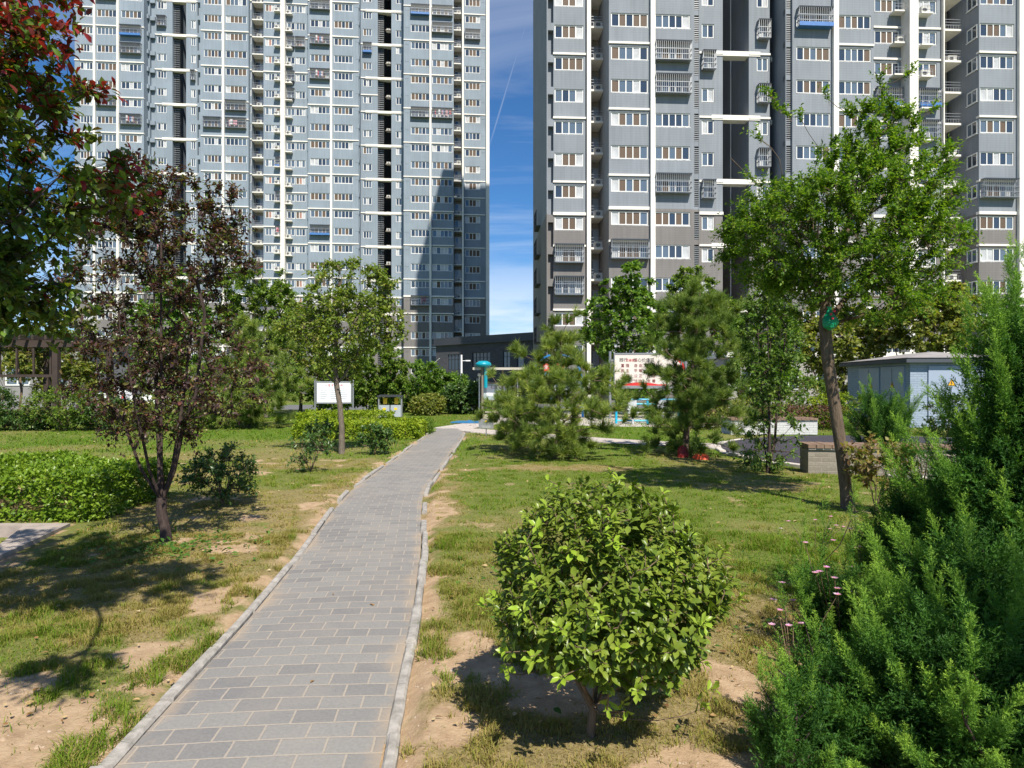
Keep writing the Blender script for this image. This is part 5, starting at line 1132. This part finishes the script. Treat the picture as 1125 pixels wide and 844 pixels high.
bg_tree('round green tree with white glints right of the larger leaved one', 766, 35, [(0, 0, 4.8, 2.2, 1.6, 1.8), (-.2, 0, 6.8, 1.3, 1.1, 1.1), (1.2, 0, 5.5, 1.2, 1, 1)], 170, 42, bl3, L=.17, Wd=.12)
bg_tree('dark green tree standing between the dark pine and the leaning tree', 838, 26, [(0, 0, 3.3, 1.3, 1.3, 1.3), (.3, 0, 4.2, .9, .9, .8)], 110, 43, bl1, L=.16, Wd=.11)
bg_tree('olive yellow tree behind the kiosk roof, nearest the leaning trunk', 925, 33, [(0, 0, 3.6, 2.2, 1.6, 1.5), (1.6, 0, 4.6, 1.5, 1.3, 1.2), (-.8, 0, 4.6, 1.2, 1, 1)], 150, 44, bl2, L=.20, Wd=.16)
bg_tree('olive yellow tree rising over the kiosk roof at the right', 1010, 31, [(0, 0, 4.3, 2.0, 1.6, 1.4), (1.2, 0, 5.2, 1.3, 1.2, 1.1)], 150, 45, bl2, L=.20, Wd=.16)
bg_tree('green tree at the far right edge behind the junipers', 1095, 34, [(0, 0, 4.2, 2.2, 1.6, 1.5), (.5, 0, 5.6, 1.4, 1.2, 1.1)], 120, 46, bl3, L=.2, Wd=.14)
bg_tree('green tree directly behind the pine on the left lawn', 292, 31, [(0, 0, 4.6, 2.2, 1.6, 1.5), (-.6, 0, 6.2, 1.5, 1.2, 1.2), (1.2, 0, 5.2, 1.3, 1.1, 1.1)], 170, 47, bl3, L=.17, Wd=.11)
bg_tree('green tree left behind the plum tree crown', 190, 33, [(0, 0, 4.2, 2.4, 1.6, 1.7), (.2, 0, 6.2, 1.6, 1.3, 1.2)], 150, 48, bl1, L=.19, Wd=.13)
bg_tree('bright yellow green tree behind the pergola', 70, 34, [(0, 0, 3.0, 2.2, 1.6, 1.2), (-2.2, 0, 3.0, 1.6, 1.4, 1.1), (.6, 0, 4.6, 1.6, 1.2, 1.0)], 140, 49, bl2, L=.2, Wd=.14)
bg_tree('tree with yellowing leaves just left of the young tree crown', 330, 36, [(0, 0, 3.9, 1.6, 1.3, 1.5), (.3, 0, 5.2, 1.2, 1, 1)], 110, 50, bl2, L=.17, Wd=.12)

def shrub(name, label, loc, ells, n, seed, m, L, Wd, tl=.18, ntw=3, nl=6, rr=.02, group=None, nst=5, shape=LEAF4, zmin=.02, cat='shrub', shell=.7, up=.35, spread=.8, twigw=.006, mind=0, wood=None, rtip=.003):
    rng = np.random.default_rng(seed); w = max(e[3] for e in ells)*.45; hz = max(e[2] for e in ells)
    st = [dict(pts=[(0, 0, -.04), (0, 0, .03)])]
    for i in range(nst): a = 2*math.pi*i/nst+rng.random(); st.append(dict(at=1, pts=[(0, 0, .03), (w*.35*math.cos(a), w*.35*math.sin(a), hz*.4), (w*math.cos(a), w*math.sin(a), hz)]))
    return make_tree(name, label, cat, loc, st, ells, n, rng, m, wood or bk_twig, rr, rtip, ntw=ntw, nl=nl, tl=tl, L=L, Wd=Wd, up=up, spread=spread, droop=.1, zmin=zmin, group=group, shape=shape, shell=shell, step=.12, sides=5, wpath=.1, flare=1, twigw=twigw, mind=mind)
dk = leafmat('dark_shrub_leaf', [(.022, .050, .013), (.035, .075, .018), (.055, .10, .024), (.085, .13, .035)], .25, .35, .5)
gs = 'small shrubs on the left lawn'
shrub('lawn_shrub', 'dense dark green knee high shrub on the left lawn, right of the plum tree', (XA(245, 8.6), 8.6, 0), [(0, 0, .42, .42, .4, .32), (.1, 0, .58, .3, .3, .2), (-.25, 0, .35, .25, .25, .25)], 110, 51, dk, .055, .034, group=gs)
shrub('lawn_shrub', 'sparse small shrub left of the young tree trunk', (XA(341, 11.7), 11.7, 0), [(0, 0, .42, .35, .3, .25), (-.2, 0, .25, .2, .2, .2)], 34, 52, dk, .065, .042, group=gs, ntw=2)
shrub('lawn_shrub', 'small dark shrub right of the young tree trunk near the path', (XA(411, 14.8), 14.8, 0), [(0, 0, .4, .38, .35, .3), (.2, 0, .3, .25, .2, .2)], 50, 53, dk, .08, .05, group=gs)
shrub('lawn_shrub', 'low shrub between the young tree and the sparse one, close to the golden hedge', (XA(355, 15.5), 15.5, 0), [(0, 0, .42, .4, .35, .3)], 45, 54, dk, .08, .05, group=gs)

# ---- the round clipped bush in front
eu = leafmat('evergreen_leaf', [(.048, .082, .010), (.074, .112, .014), (.104, .142, .018), (.140, .175, .026), (.17, .25, .022)], .2, .34, .45, (1.3, 1.5, .45))
def round_bush():
    rng = np.random.default_rng(61); bx, by = XA(664, 2.92), 2.92; root = thing('round_bush', 'big round clipped bush with glossy oval leaves on thin bare stems beside the path', 'shrub', (bx, by, 0))
    cz, a_, b_ = .69, .500, .465
    n = 1500; d = rsph(rng, n*3); d = d[(d[:, 2] > -.80)][:n]; d[:, 2] = np.where(d[:, 2] > 0, np.abs(d[:, 2])**1.0*(1-.10*np.abs(d[:, 2])**3), d[:, 2]); th = np.arctan2(d[:, 1], d[:, 0])
    lump = 1+.20*(fbm(d[:, 0]*2.2+5, d[:, 2]*2.2+d[:, 1]*1.7+5, 62, 3)-.5)*2
    depth = np.where(rng.random(n) < .64, rng.uniform(.92, 1.04, n), rng.uniform(.5, .92, n))
    low = 1-.22*np.clip(-d[:, 2], 0, 1)
    T = d*np.array([a_, a_*.95, b_])*(lump*depth*low)[:, None]+np.array([.02, 0, cz])
    stems = [dict(pts=[(-.06, 0, -.04), (-.06, 0, .06), (-.05, 0, .16)])]
    for dx, dy, h in ((-.22, .05, .6), (-.05, -.1, .62), (.12, .1, .66), (.28, -.05, .55), (.05, .25, .6), (-.15, -.2, .5), (.22, .2, .55)): stems.append(dict(at=2, pts=[(-.05, 0, .16), (dx*.5-.03, dy*.5, .30), (dx, dy, h)]))
    # a couple of leaning low shoots
    extra = np.array([(-.46, -.1, .45), (-.45, -.18, .40), (.48, -.05, .27), (.42, -.12, .22), (.06, -.2, .24), (-.02, -.22, .26), (-.54, .0, .62), (.06, 0, 1.18), (-.2, .05, 1.14), (.26, 0, 1.12), (-.34, .0, 1.03)]); sd = rsph(rng, 40); sd = sd[sd[:, 2] > -.5]; stray = sd*np.array([a_, a_, b_])*rng.uniform(1.04, 1.20, len(sd))[:, None]+np.array([.02, 0, cz]); T = np.concatenate([T, extra, stray])
    sk = Skel(stems); tips = sk.attach(T, rng, wpath=.1, zmin=.1, step=.1); sk.radii(.0022, .020); mb = MB(); sk.mesh(mb, 6, 1.3); obj('stem', mb, bk_twig, root, smooth=True)
    c = np.array([.0, 0, cz-.25]); od = unit(T-c); od = unit(od+np.array([0, 0, .35])+rng.normal(size=T.shape)*.3)
    k = 8; B = np.repeat(T, k, 0); D = np.repeat(od, k, 0); j = np.tile(np.arange(k), len(T)); ph = j*2.4+np.repeat(rng.random(len(T))*6, k)
    e1 = unit(np.cross(D, np.array([.3, .2, .9]))); e2 = np.cross(D, e1); lay = j/k
    ax = unit(D*(.15+.9*lay)[:, None]+(e1*np.cos(ph)[:, None]+e2*np.sin(ph)[:, None])*(1.0-.45*lay)[:, None]+rng.normal(size=B.shape)*.16+np.array([0, 0, -.12]))
    pos = B-D*(.05*(1-lay))[:, None]; Ln = rng.uniform(.036, .064, len(B))*(1-.25*lay); nr = unit(D+np.array([0, 0, .5])+rng.normal(size=B.shape)*.25)
    V, Fc, kk = leaves(pos, ax, nr, Ln, Ln*rng.uniform(.42, .56, len(B)), LEAF8)
    shoot = np.repeat((rng.random(len(T)) < .05) | (np.arange(len(T)) >= n), k); r = np.where(shoot, .85+.15*rng.random(len(B)), np.clip(np.repeat(rng.random(len(T)), k)*.5+rng.random(len(B))*.35, 0, .85))
    link('leaves', npmesh('leaves', V, Fc, eu, np.repeat(r, kk), smooth=True), root)
round_bush()

# ---- hedges
def hedge(name, label, x0, x1, y0, y1, h, n, seed, m, L, k=6, group=None, round_=.12, rz=0):
    rng = np.random.default_rng(seed); cx, cy = (x0+x1)/2, (y0+y1)/2; root = thing(name, label, 'hedge', (cx, cy, 0), rz, group); w, d = (x1-x0)/2, (y1-y0)/2
    Aw = [2*w*2*d, 2*w*h, 2*w*h, 2*d*h, 2*d*h]; f = rng.choice(5, n, p=np.array(Aw)/sum(Aw)); u, v = rng.uniform(-1, 1, n), rng.uniform(-1, 1, n); P = np.zeros((n, 3)); Nn = np.zeros((n, 3))
    for i, (nrm, fn) in enumerate([((0, 0, 1), lambda u, v: (u*w, v*d, 0*u+h)), ((0, -1, 0), lambda u, v: (u*w, 0*u-d, (v+1)/2*h)), ((0, 1, 0), lambda u, v: (u*w, 0*u+d, (v+1)/2*h)), ((-1, 0, 0), lambda u, v: (0*u-w, u*d, (v+1)/2*h)), ((1, 0, 0), lambda u, v: (0*u+w, u*d, (v+1)/2*h))]):
        s = f == i; P[s] = np.stack(fn(u[s], v[s]), 1); Nn[s] = nrm
    lump = (fbm(P[:, 0]*2.1+P[:, 2]*1.3, P[:, 1]*2.1+P[:, 2]*1.7, seed, 4)-.5); dep = np.where(rng.random(n) < .6, 0, rng.random(n)*.22)
    P = P+Nn*(lump*.26-dep)[:, None]; e = np.clip((np.abs(P[:, 0])-w+round_)/round_, 0, 1)+np.clip((np.abs(P[:, 1])-d+round_)/round_, 0, 1); P[:, 2] -= np.where(f == 0, e*e*round_*.4, 0); P[:, 2] = np.maximum(P[:, 2], .06)
    mb = MB()
    for i in range(max(8, int(w*d*16))):
        px_, py_ = rng.uniform(-w*.9, w*.9), rng.uniform(-d*.85, d*.85); q = (px_, py_, -.03); mb.tube([q, (px_+rng.normal()*.05, py_+rng.normal()*.05, h*.5), (px_+rng.normal()*.12, py_+rng.normal()*.12, h*.92)], [.012, .009, .004], 5, cap=False)
    obj('stem', mb, bk_twig, root)
    od = unit(Nn+np.array([0, 0, .5])+rng.normal(size=P.shape)*.4); B = np.repeat(P, k, 0); D = np.repeat(od, k, 0); ax = unit(D*.55+rsph(rng, len(B))*.9); V, Fc, kk = leaves(B+rng.normal(size=B.shape)*L*.3, ax, unit(D+np.array([0, 0, .6])+rng.normal(size=B.shape)*.4), rng.uniform(.65, 1.15, len(B))*L, rng.uniform(.5, .65, len(B))*L, LEAF4)
    r = np.clip(np.repeat(rng.random(n), k)*.5+rng.random(len(B))*.5, 0, 1); link('leaves', npmesh('leaves', V, Fc, m, np.repeat(r, kk)), root)
hl = leafmat('hedge_leaf', [(.045, .090, .008), (.080, .140, .012), (.12, .185, .016), (.17, .225, .022)], .3, .35, .5)
gold = leafmat('golden_leaf', [(.075, .125, .012), (.12, .175, .014), (.19, .235, .018), (.27, .29, .026)], .35, .5)
hedge('clipped_hedge', 'clipped bright green box hedge left of the plum tree', -8.0, -4.85, 7.5, 9.3, .55, 4600, 71, hl, .060)
hedge('golden_hedge', 'long golden yellow hedge behind the young tree', XA(328, 19.4), XA(462, 19.4), 19.0, 20.3, .46, 2300, 72, gold, .085, k=5)
hedge('golden_hedge', 'shorter golden hedge strip under the notice board', XA(330, 22.4), XA(430, 22.4), 22.0, 22.9, .62, 1100, 73, gold, .09, k=5)
hedge('green_hedge', 'low green hedge strip right of the golden hedge toward the path fork', XA(430, 21.2), XA(474, 21.2), 20.6, 21.8, .42, 700, 74, bl3, .08, k=5)

gb = 'green shrubs across the middle distance'
for i, (px, Y, w, h, m, lab) in enumerate([(404, 36, 2.2, 4.3, bl3, 'tall rounded shrub with small leaves right of the young tree trunk'), (446, 37, 2.1, 3.1, bl1, 'large green shrub behind the litter bin'), (486, 38, 1.6, 2.3, bl1, 'green shrub below the canopy of the dark brick building'), (512, 35, 1.25, 1.75, dk, 'round dark green shrub beneath the white lamp post'), (470, 33.5, .7, 1.0, bl2, 'yellow tinted low shrub at the foot of the larger green ones'),
                                         (371, 34, 1.4, 3.4, bl3, 'shrub behind the right end of the notice board')]):
    shrub('garden_shrub', lab, (XA(px, Y), Y, 0), [(0, 0, h*.5, w, w*.8, h*.46), (w*.4, 0, h*.62, w*.6, w*.6, h*.34), (-w*.5, 0, h*.4, w*.6, w*.6, h*.36)], 230, 80+i, m, .15, .10, tl=.38, ntw=4, nl=8, rr=.06, group=gb, twigw=.012)
gl = 'shrubs along the far edge of the left lawn'
for i, (px, Y, w, h, m, lab) in enumerate([(72, 22.6, 1.3, 1.5, bl3, 'shrub with yellow green tips right of the pergola bench'), (28, 22.9, 1.1, .6, dk, 'dark low shrub in front of the pergola bench'), (112, 22.8, 1.0, 1.15, dk, 'dark low shrub in front of the white car'), (150, 22.8, .9, .95, bl2, 'olive low shrub below the left parked car'), (208, 23.5, 1.1, 1.4, bl3, 'green shrub left of the lawn pine'), (-25, 22.5, 1.2, 1.6, dk, 'dark shrub at the left edge beside the pergola')]):
    shrub('border_shrub', lab, (XA(px, Y), Y, 0), [(0, 0, h*.5, w, w*.7, h*.48), (w*.4, 0, h*.55, w*.6, w*.5, h*.4)], 190, 90+i, m, .10, .06, tl=.3, rr=.04, group=gl, twigw=.008)
gr = 'shrubs behind the round pavement'
pur = leafmat('purple_hedge_leaf', [(.06, .03, .028), (.10, .05, .04), (.09, .09, .03)], .3, .5)
for i, (px, Y, w, h, m, lab) in enumerate([(912, 24, .8, 1.3, gold, 'golden tipped shrub left of the kiosk, behind the leaning trunk'), (880, 26, 1.3, 1.9, bl3, 'airy green shrub behind the white brick wall'), (842, 25, 1.0, 1.3, bl2, 'olive shrub at the left end of the white brick wall'), (940, 22.5, .8, 1.2, bl3, 'grey green arching shrub at the left corner of the kiosk'), (1042, 20.2, .75, 1.25, dk, 'rounded dark shrub in front of the lit kiosk wall'), (795, 23, .9, 1.1, bl2, 'olive shrub right of the dark pine trunk')]):
    shrub('bed_shrub', lab, (XA(px, Y), Y, 0), [(0, 0, h*.5, w, w*.7, h*.48), (w*.3, 0, h*.62, w*.6, w*.5, h*.36)], 90, 100+i, m, .10, .06, tl=.28, rr=.04, group=gr, twigw=.008)
vine_m = leafmat('vine_leaf', [(.03, .06, .014), (.05, .09, .02), (.08, .12, .03)], .3, .5)
shrub('climbing_vine', 'leafy vine covering the top of the dark pergola', (XA(20, 25.5), 25.5, 0), [(-1.2, 0, 3.35, 2.6, 1.7, .35), (1.2, 0, 3.2, 1.2, 1.5, .35), (-2.5, -1.4, 2.5, .5, .3, .9)], 190, 140, vine_m, .13, .09, tl=.4, ntw=4, nl=8, rr=.05, twigw=.01, cat='vine')
hedge('purple_hedge', 'low purple brown hedge behind the white brick wall', XA(775, 23.5), XA(930, 23.5), 23.2, 24.0, .75, 1000, 75, pur, .09, k=5)
vl = leafmat('olive_vine_leaf', [(.07, .085, .02), (.12, .12, .03), (.19, .15, .05), (.12, .06, .035)], .3, .5)
shrub('wall_shrub', 'small shrub with olive and brownish leaves before the near low wall', (XA(962, 8.0), 8.0, 0), [(0, 0, .72, .38, .3, .16), (.1, 0, .5, .3, .3, .2)], 46, 110, vl, .075, .05, tl=.2, rr=.014)

# ---- junipers
def plume(rng, L=.30, nb=19, bend=.15):
    """a feathery spray along +x, unit metres"""
    P = []; D = []; Ln = []; Nn = []
    def needles(p0, d, l, n, nl):
        t = np.linspace(.08, 1, n); a = rng.random(n)*6.28; e1 = unit(np.cross(d, np.array([.1, .2, .97]))); e2 = np.cross(d, e1)
        P.append(p0+d*(t*l)[:, None]); D.append(unit(d*.75+(e1*np.cos(a)[:, None]+e2*np.sin(a)[:, None])*.72)); Ln.append(nl*(1-.35*t))
    main = np.array([1., 0, bend]); main /= np.linalg.norm(main); needles(np.zeros(3), main, L, 34, .027)
    for i in range(nb):
        t = .12+.83*i/nb; a = i*2.4+rng.normal()*.3; s = np.array([0, math.cos(a), math.sin(a)]); d = unit(main*.80+s*.62+rng.normal(size=3)*.08); l = L*(.40*(1-t)+.06)*rng.uniform(.8, 1.2)
        needles(main*L*t, d, l, max(6, int(12*l/.08)), .026)
    P = np.concatenate(P); D = np.concatenate(D); Ln = np.concatenate(Ln); V, Fc, k = leaves(P, D, rsph(rng, len(P)), Ln, .0072, NEED); return V, Fc, P[:, 0]/L
_rg = np.random.default_rng(120); PLUMES = [plume(_rg, .30, 19, b) for b in (.0, .1, .2, .3, -.1, .15)]
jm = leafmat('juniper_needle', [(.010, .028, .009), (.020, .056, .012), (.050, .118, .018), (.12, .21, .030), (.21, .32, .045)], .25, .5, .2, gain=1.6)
def juniper(label, x_, y_, env, n, seed, scale=1.0, spires=(), upw=.8, group='junipers in the right corner', inner=.4, stem_r=.045):
    """env: list of (cx,cy,cz,rx,ry,rz) ellipsoids holding the plumes; spires: leaders (x,y,z0,z1)"""
    rng = np.random.default_rng(seed); root = thing('juniper', label, 'juniper', (x_, y_, 0), group=group); zt = max(e[2]+e[5] for e in env)
    w = np.array([e[3]*e[5] for e in env]); w = w/w.sum(); idx = rng.choice(len(env), n, p=w); E = np.array([e[:6] for e in env])[idx]; d = rsph(rng, n)
    lump = .82+.4*fbm(np.arctan2(d[:, 1], d[:, 0])*2.2+9, d[:, 2]*3+9, seed, 3); dep = np.where(rng.random(n) < inner, rng.uniform(.35, .85, n), rng.uniform(.85, 1.0, n))
    P = E[:, :3]+d*E[:, 3:6]*(lump*dep)[:, None]; ok = P[:, 2] > .04; P, d = P[ok], d[ok]; n = len(P)
    hor = unit(np.stack([P[:, 0], P[:, 1], 0*P[:, 0]], 1)+1e-6); D = unit(hor*.55+np.array([0, 0, upw])+rng.normal(size=P.shape)*.30); sc = scale*rng.uniform(.6, 1.25, n)
    # leaders: the sprays are carried on tilted branch leaders, tapering to a bright tip
    nL = max(8, n//15); li = rng.choice(n, nL, replace=False); tipP = P[li]+unit(hor[li]*.5+np.array([0, 0, upw])+rng.normal(size=(nL, 3))*.18)*(.16*scale); base_ = np.stack([tipP[:, 0]*.25, tipP[:, 1]*.25, np.maximum(.02, tipP[:, 2]-.55*scale*rng.uniform(.8, 1.3, nL))], 1)
    mL = 12; tL = np.tile(np.linspace(.22, 1, mL), nL); A_ = np.repeat(base_, mL, 0); B_ = np.repeat(tipP, mL, 0); ctl = A_*.5+B_*.5-np.array([0, 0, .06])*scale
    PL = A_*((1-tL)**2)[:, None]+2*ctl*(tL*(1-tL))[:, None]+B_*(tL**2)[:, None]; ax_ = unit(2*(ctl-A_)*(1-tL)[:, None]+2*(B_-ctl)*tL[:, None])
    DL = unit(ax_+unit(np.cross(ax_, rsph(rng, len(PL))))*(.75*(1-.75*tL))[:, None]); sL = scale*(.95-.5*tL)*rng.uniform(.8, 1.15, len(PL))
    inn_ = rng.random(n) < .42; PI_ = P[inn_]*np.array([.60, .60, .86]); age_shade = np.concatenate([tL, np.zeros(len(PI_))]); sI = scale*rng.uniform(.7, 1.2, len(PI_)); DI = D[inn_]; P, D, sc = np.concatenate([PL, PI_]), np.concatenate([DL, DI]), np.concatenate([sL, sI])  # inner sprays coloured darker, standing for shade inside; tips are young growth
    for (sx, sy, z0, z1) in spires:
        m = max(4, int((z1-z0)/.07)); t = np.linspace(0, 1, m); PP = np.stack([sx+rng.normal(size=m)*.015, sy+rng.normal(size=m)*.015, z0+(z1-z0)*t], 1); a = rng.random(m)*6.28
        DD = unit(np.stack([np.cos(a)*.38, np.sin(a)*.38, np.ones(m)], 1)); age_shade = np.concatenate([age_shade, .5+.5*t]); P = np.concatenate([P, PP]); D = np.concatenate([D, DD]); sc = np.concatenate([sc, scale*(.85-.5*t)])
    n = len(P); Vs = []; Fs = []; Rs = []; off = 0; pid = rng.integers(0, len(PLUMES), n)
    P = P-D*(.13*sc)[:, None]
    for j in range(len(PLUMES)):
        s = np.where(pid == j)[0]; V0, F0, tt = PLUMES[j]; X_ = D[s]; S_ = unit(np.cross(X_, rsph(rng, len(s)))); N_ = np.cross(S_, X_)
        V = P[s][:, None]+sc[s][:, None, None]*(V0[None, :, 0:1]*X_[:, None]+V0[None, :, 1:2]*S_[:, None]+V0[None, :, 2:3]*N_[:, None]); Vs.append(V.reshape(-1, 3)); Fs.append((F0[None]+np.arange(len(s))[:, None, None]*len(V0)).reshape(-1, 3)+off); off += len(s)*len(V0)
        r0 = np.clip(.02+.22*rng.random(len(s))[:, None]+(.10+.30*age_shade[s]**2)[:, None]+.42*np.repeat(tt, 3)[None]*(.35+.65*age_shade[s])[:, None], 0, 1); Rs.append(r0.ravel())
    skt = Skel([dict(pts=[(0, 0, -.05), (.0, 0, .25*zt), (.02, 0, .55*zt), (0, 0, .85*zt)])]); sel = rng.choice(n, min(90, n), replace=False); skt.attach(P[sel], rng, wpath=.15, step=.15); skt.radii(.003, stem_r); mb = MB(); skt.mesh(mb, 6, 1.1); obj('trunk', mb, bk_red, root, smooth=True)
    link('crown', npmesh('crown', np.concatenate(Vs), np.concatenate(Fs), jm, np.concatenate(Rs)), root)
juniper('tall dark juniper filling the right edge of the view', 2.92, 3.7, [(.0, 0, .8, .74, .65, .75), (.10, 0, 1.62, .42, .5, .60)], 2600, 121, 1.15, [(-.10, 0, 1.8, 2.42), (.10, .1, 1.8, 2.55), (-.34, 0, 1.6, 2.12), (.4, 0, 1.8, 2.3)])
juniper('bright feathery juniper with a single thin leader in front of the kiosk', 2.72, 4.35, [(0, 0, .45, .50, .46, .45), (.18, 0, .78, .30, .3, .26)], 1050, 122, 1.0, [(-.12, 0, 1.0, 1.62), (-.25, 0, .8, 1.2), (.32, 0, .9, 1.25)], upw=1.0)
juniper('low bright tipped juniper nearest the camera in the bottom right corner', 1.85, 2.75, [(0, 0, .32, .47, .42, .38), (-.1, -.1, .14, .5, .35, .16)], 850, 123, .95, [(-.02, -.1, .6, 1.0), (.28, 0, .6, 1.02), (-.32, 0, .5, .78)], upw=1.0, stem_r=.03)
juniper('small spiky juniper at the bottom edge, left of the others', 1.12, 2.62, [(0, 0, .2, .19, .18, .28)], 95, 124, .75, [(-.05, 0, .25, .5), (.08, 0, .2, .44)], upw=1.3, stem_r=.015)
juniper('thin dark upright juniper shoots beside the pink flowers', 1.92, 3.9, [(0, 0, .24, .28, .26, .26)], 300, 125, .85, [(-.2, 0, .4, .88), (-.05, .05, .5, .98), (.12, 0, .4, .92), (-.32, 0, .3, .72)], upw=1.6, stem_r=.02)
juniper('dark juniper filling the gap between the tall one and the nearest one', 2.3, 3.2, [(0, 0, .45, .55, .4, .48)], 700, 126, 1.0, [], upw=.8, stem_r=.03)
juniper('low dark juniper between the small spiky one and the nearest one', 1.42, 2.85, [(0, 0, .2, .28, .28, .24), (0, -.1, .1, .32, .26, .12)], 280, 128, .9, [(-.15, 0, .3, .66), (.1, 0, .35, .74)], upw=.9, stem_r=.02)
juniper('unseen tall juniper added outside the right edge to shade the lower ones', 2.75, 1.45, [(0, 0, .9, .6, .5, .8), (-.1, 0, 2.0, .42, .4, .8)], 1700, 129, 1.15, [(0, 0, 2.1, 2.9)], group='junipers in the right corner')  # out of view, added to put the right foreground in shade
juniper('round bright green juniper before the left side of the kiosk', XA(965, 15.5), 15.5, [(0, 0, .75, .85, .7, .75), (.1, 0, 1.1, .5, .5, .4)], 260, 127, 1.9, [], upw=1.0, group=None, stem_r=.05)

# ---- pink flowers
fm = leafmat('pink_petal', [(.50, .16, .42), (.60, .25, .55), (.68, .40, .66)], .4, .6)
def flower_plant(label, x_, y_, seed, nf, h, w):
    rng = np.random.default_rng(seed); root = thing('flowering_plant', label, 'flowering plant', (x_, y_, 0), group='pink flowering plants by the junipers'); st = MB(); heads = []; LP = []; LD = []
    for i in range(nf):
        a = rng.random()*6.28; r_ = w*rng.random()**.5; tip = np.array([r_*math.cos(a), r_*math.sin(a), h*rng.uniform(.55, 1.05)]); b0 = np.array([tip[0]*.3, tip[1]*.3, 0]); mid = (b0+tip)/2+np.array([0, 0, .05]); st = MB(); st.tube([b0, mid, tip], [.0035, .003, .002], 5, cap=False); obj('stem', st, bk_twig, root); heads.append(tip)
        for t in np.linspace(.2, .92, 9): LP.append(b0*(1-t)+tip*t+np.array([0, 0, .02])); LD.append(unit(rng.normal(size=3)+np.array([0, 0, .4])))
    LP = np.array(LP); V, Fc, k = leaves(LP, np.array(LD), rsph(rng, len(LP))*.4+np.array([0, 0, 1]), rng.uniform(.025, .045, len(LP)), rng.uniform(.009, .015, len(LP)), LEAF4); link('leaves', npmesh('leaves', V, Fc, thl, np.repeat(rng.random(len(LP)), k)), root)
    for t in heads:
        m = 14; a = np.arange(m)*2.4; D = np.stack([np.cos(a), np.sin(a), np.full(m, .35)], 1); V, Fc, k = leaves(np.repeat(t[None], m, 0), D, np.array([[0, 0, 1.0]])+rng.normal(size=(m, 3))*.2, rng.uniform(.018, .026, m), .013, LEAF4); link('flower', npmesh('flower', V, Fc, fm, np.repeat(rng.random(m), k)), root)
for i, (px, py, Y, h, w, lab) in enumerate([(872, 672, 3.75, .42, .26, 'pink flowering plant at the left edge of the juniper shoots'), (925, 640, 3.85, .62, .26, 'pink flowering plant among the thin dark juniper shoots'), (955, 620, 4.3, .66, .3, 'pink flowering plant behind the juniper shoots, furthest right'), (895, 610, 6.2, .35, .35, 'pale yellowing flowering plant on the lawn near the leaning trunk')]):
    flower_plant(lab, XA(px, Y), Y, 130+i, 8, h, w)
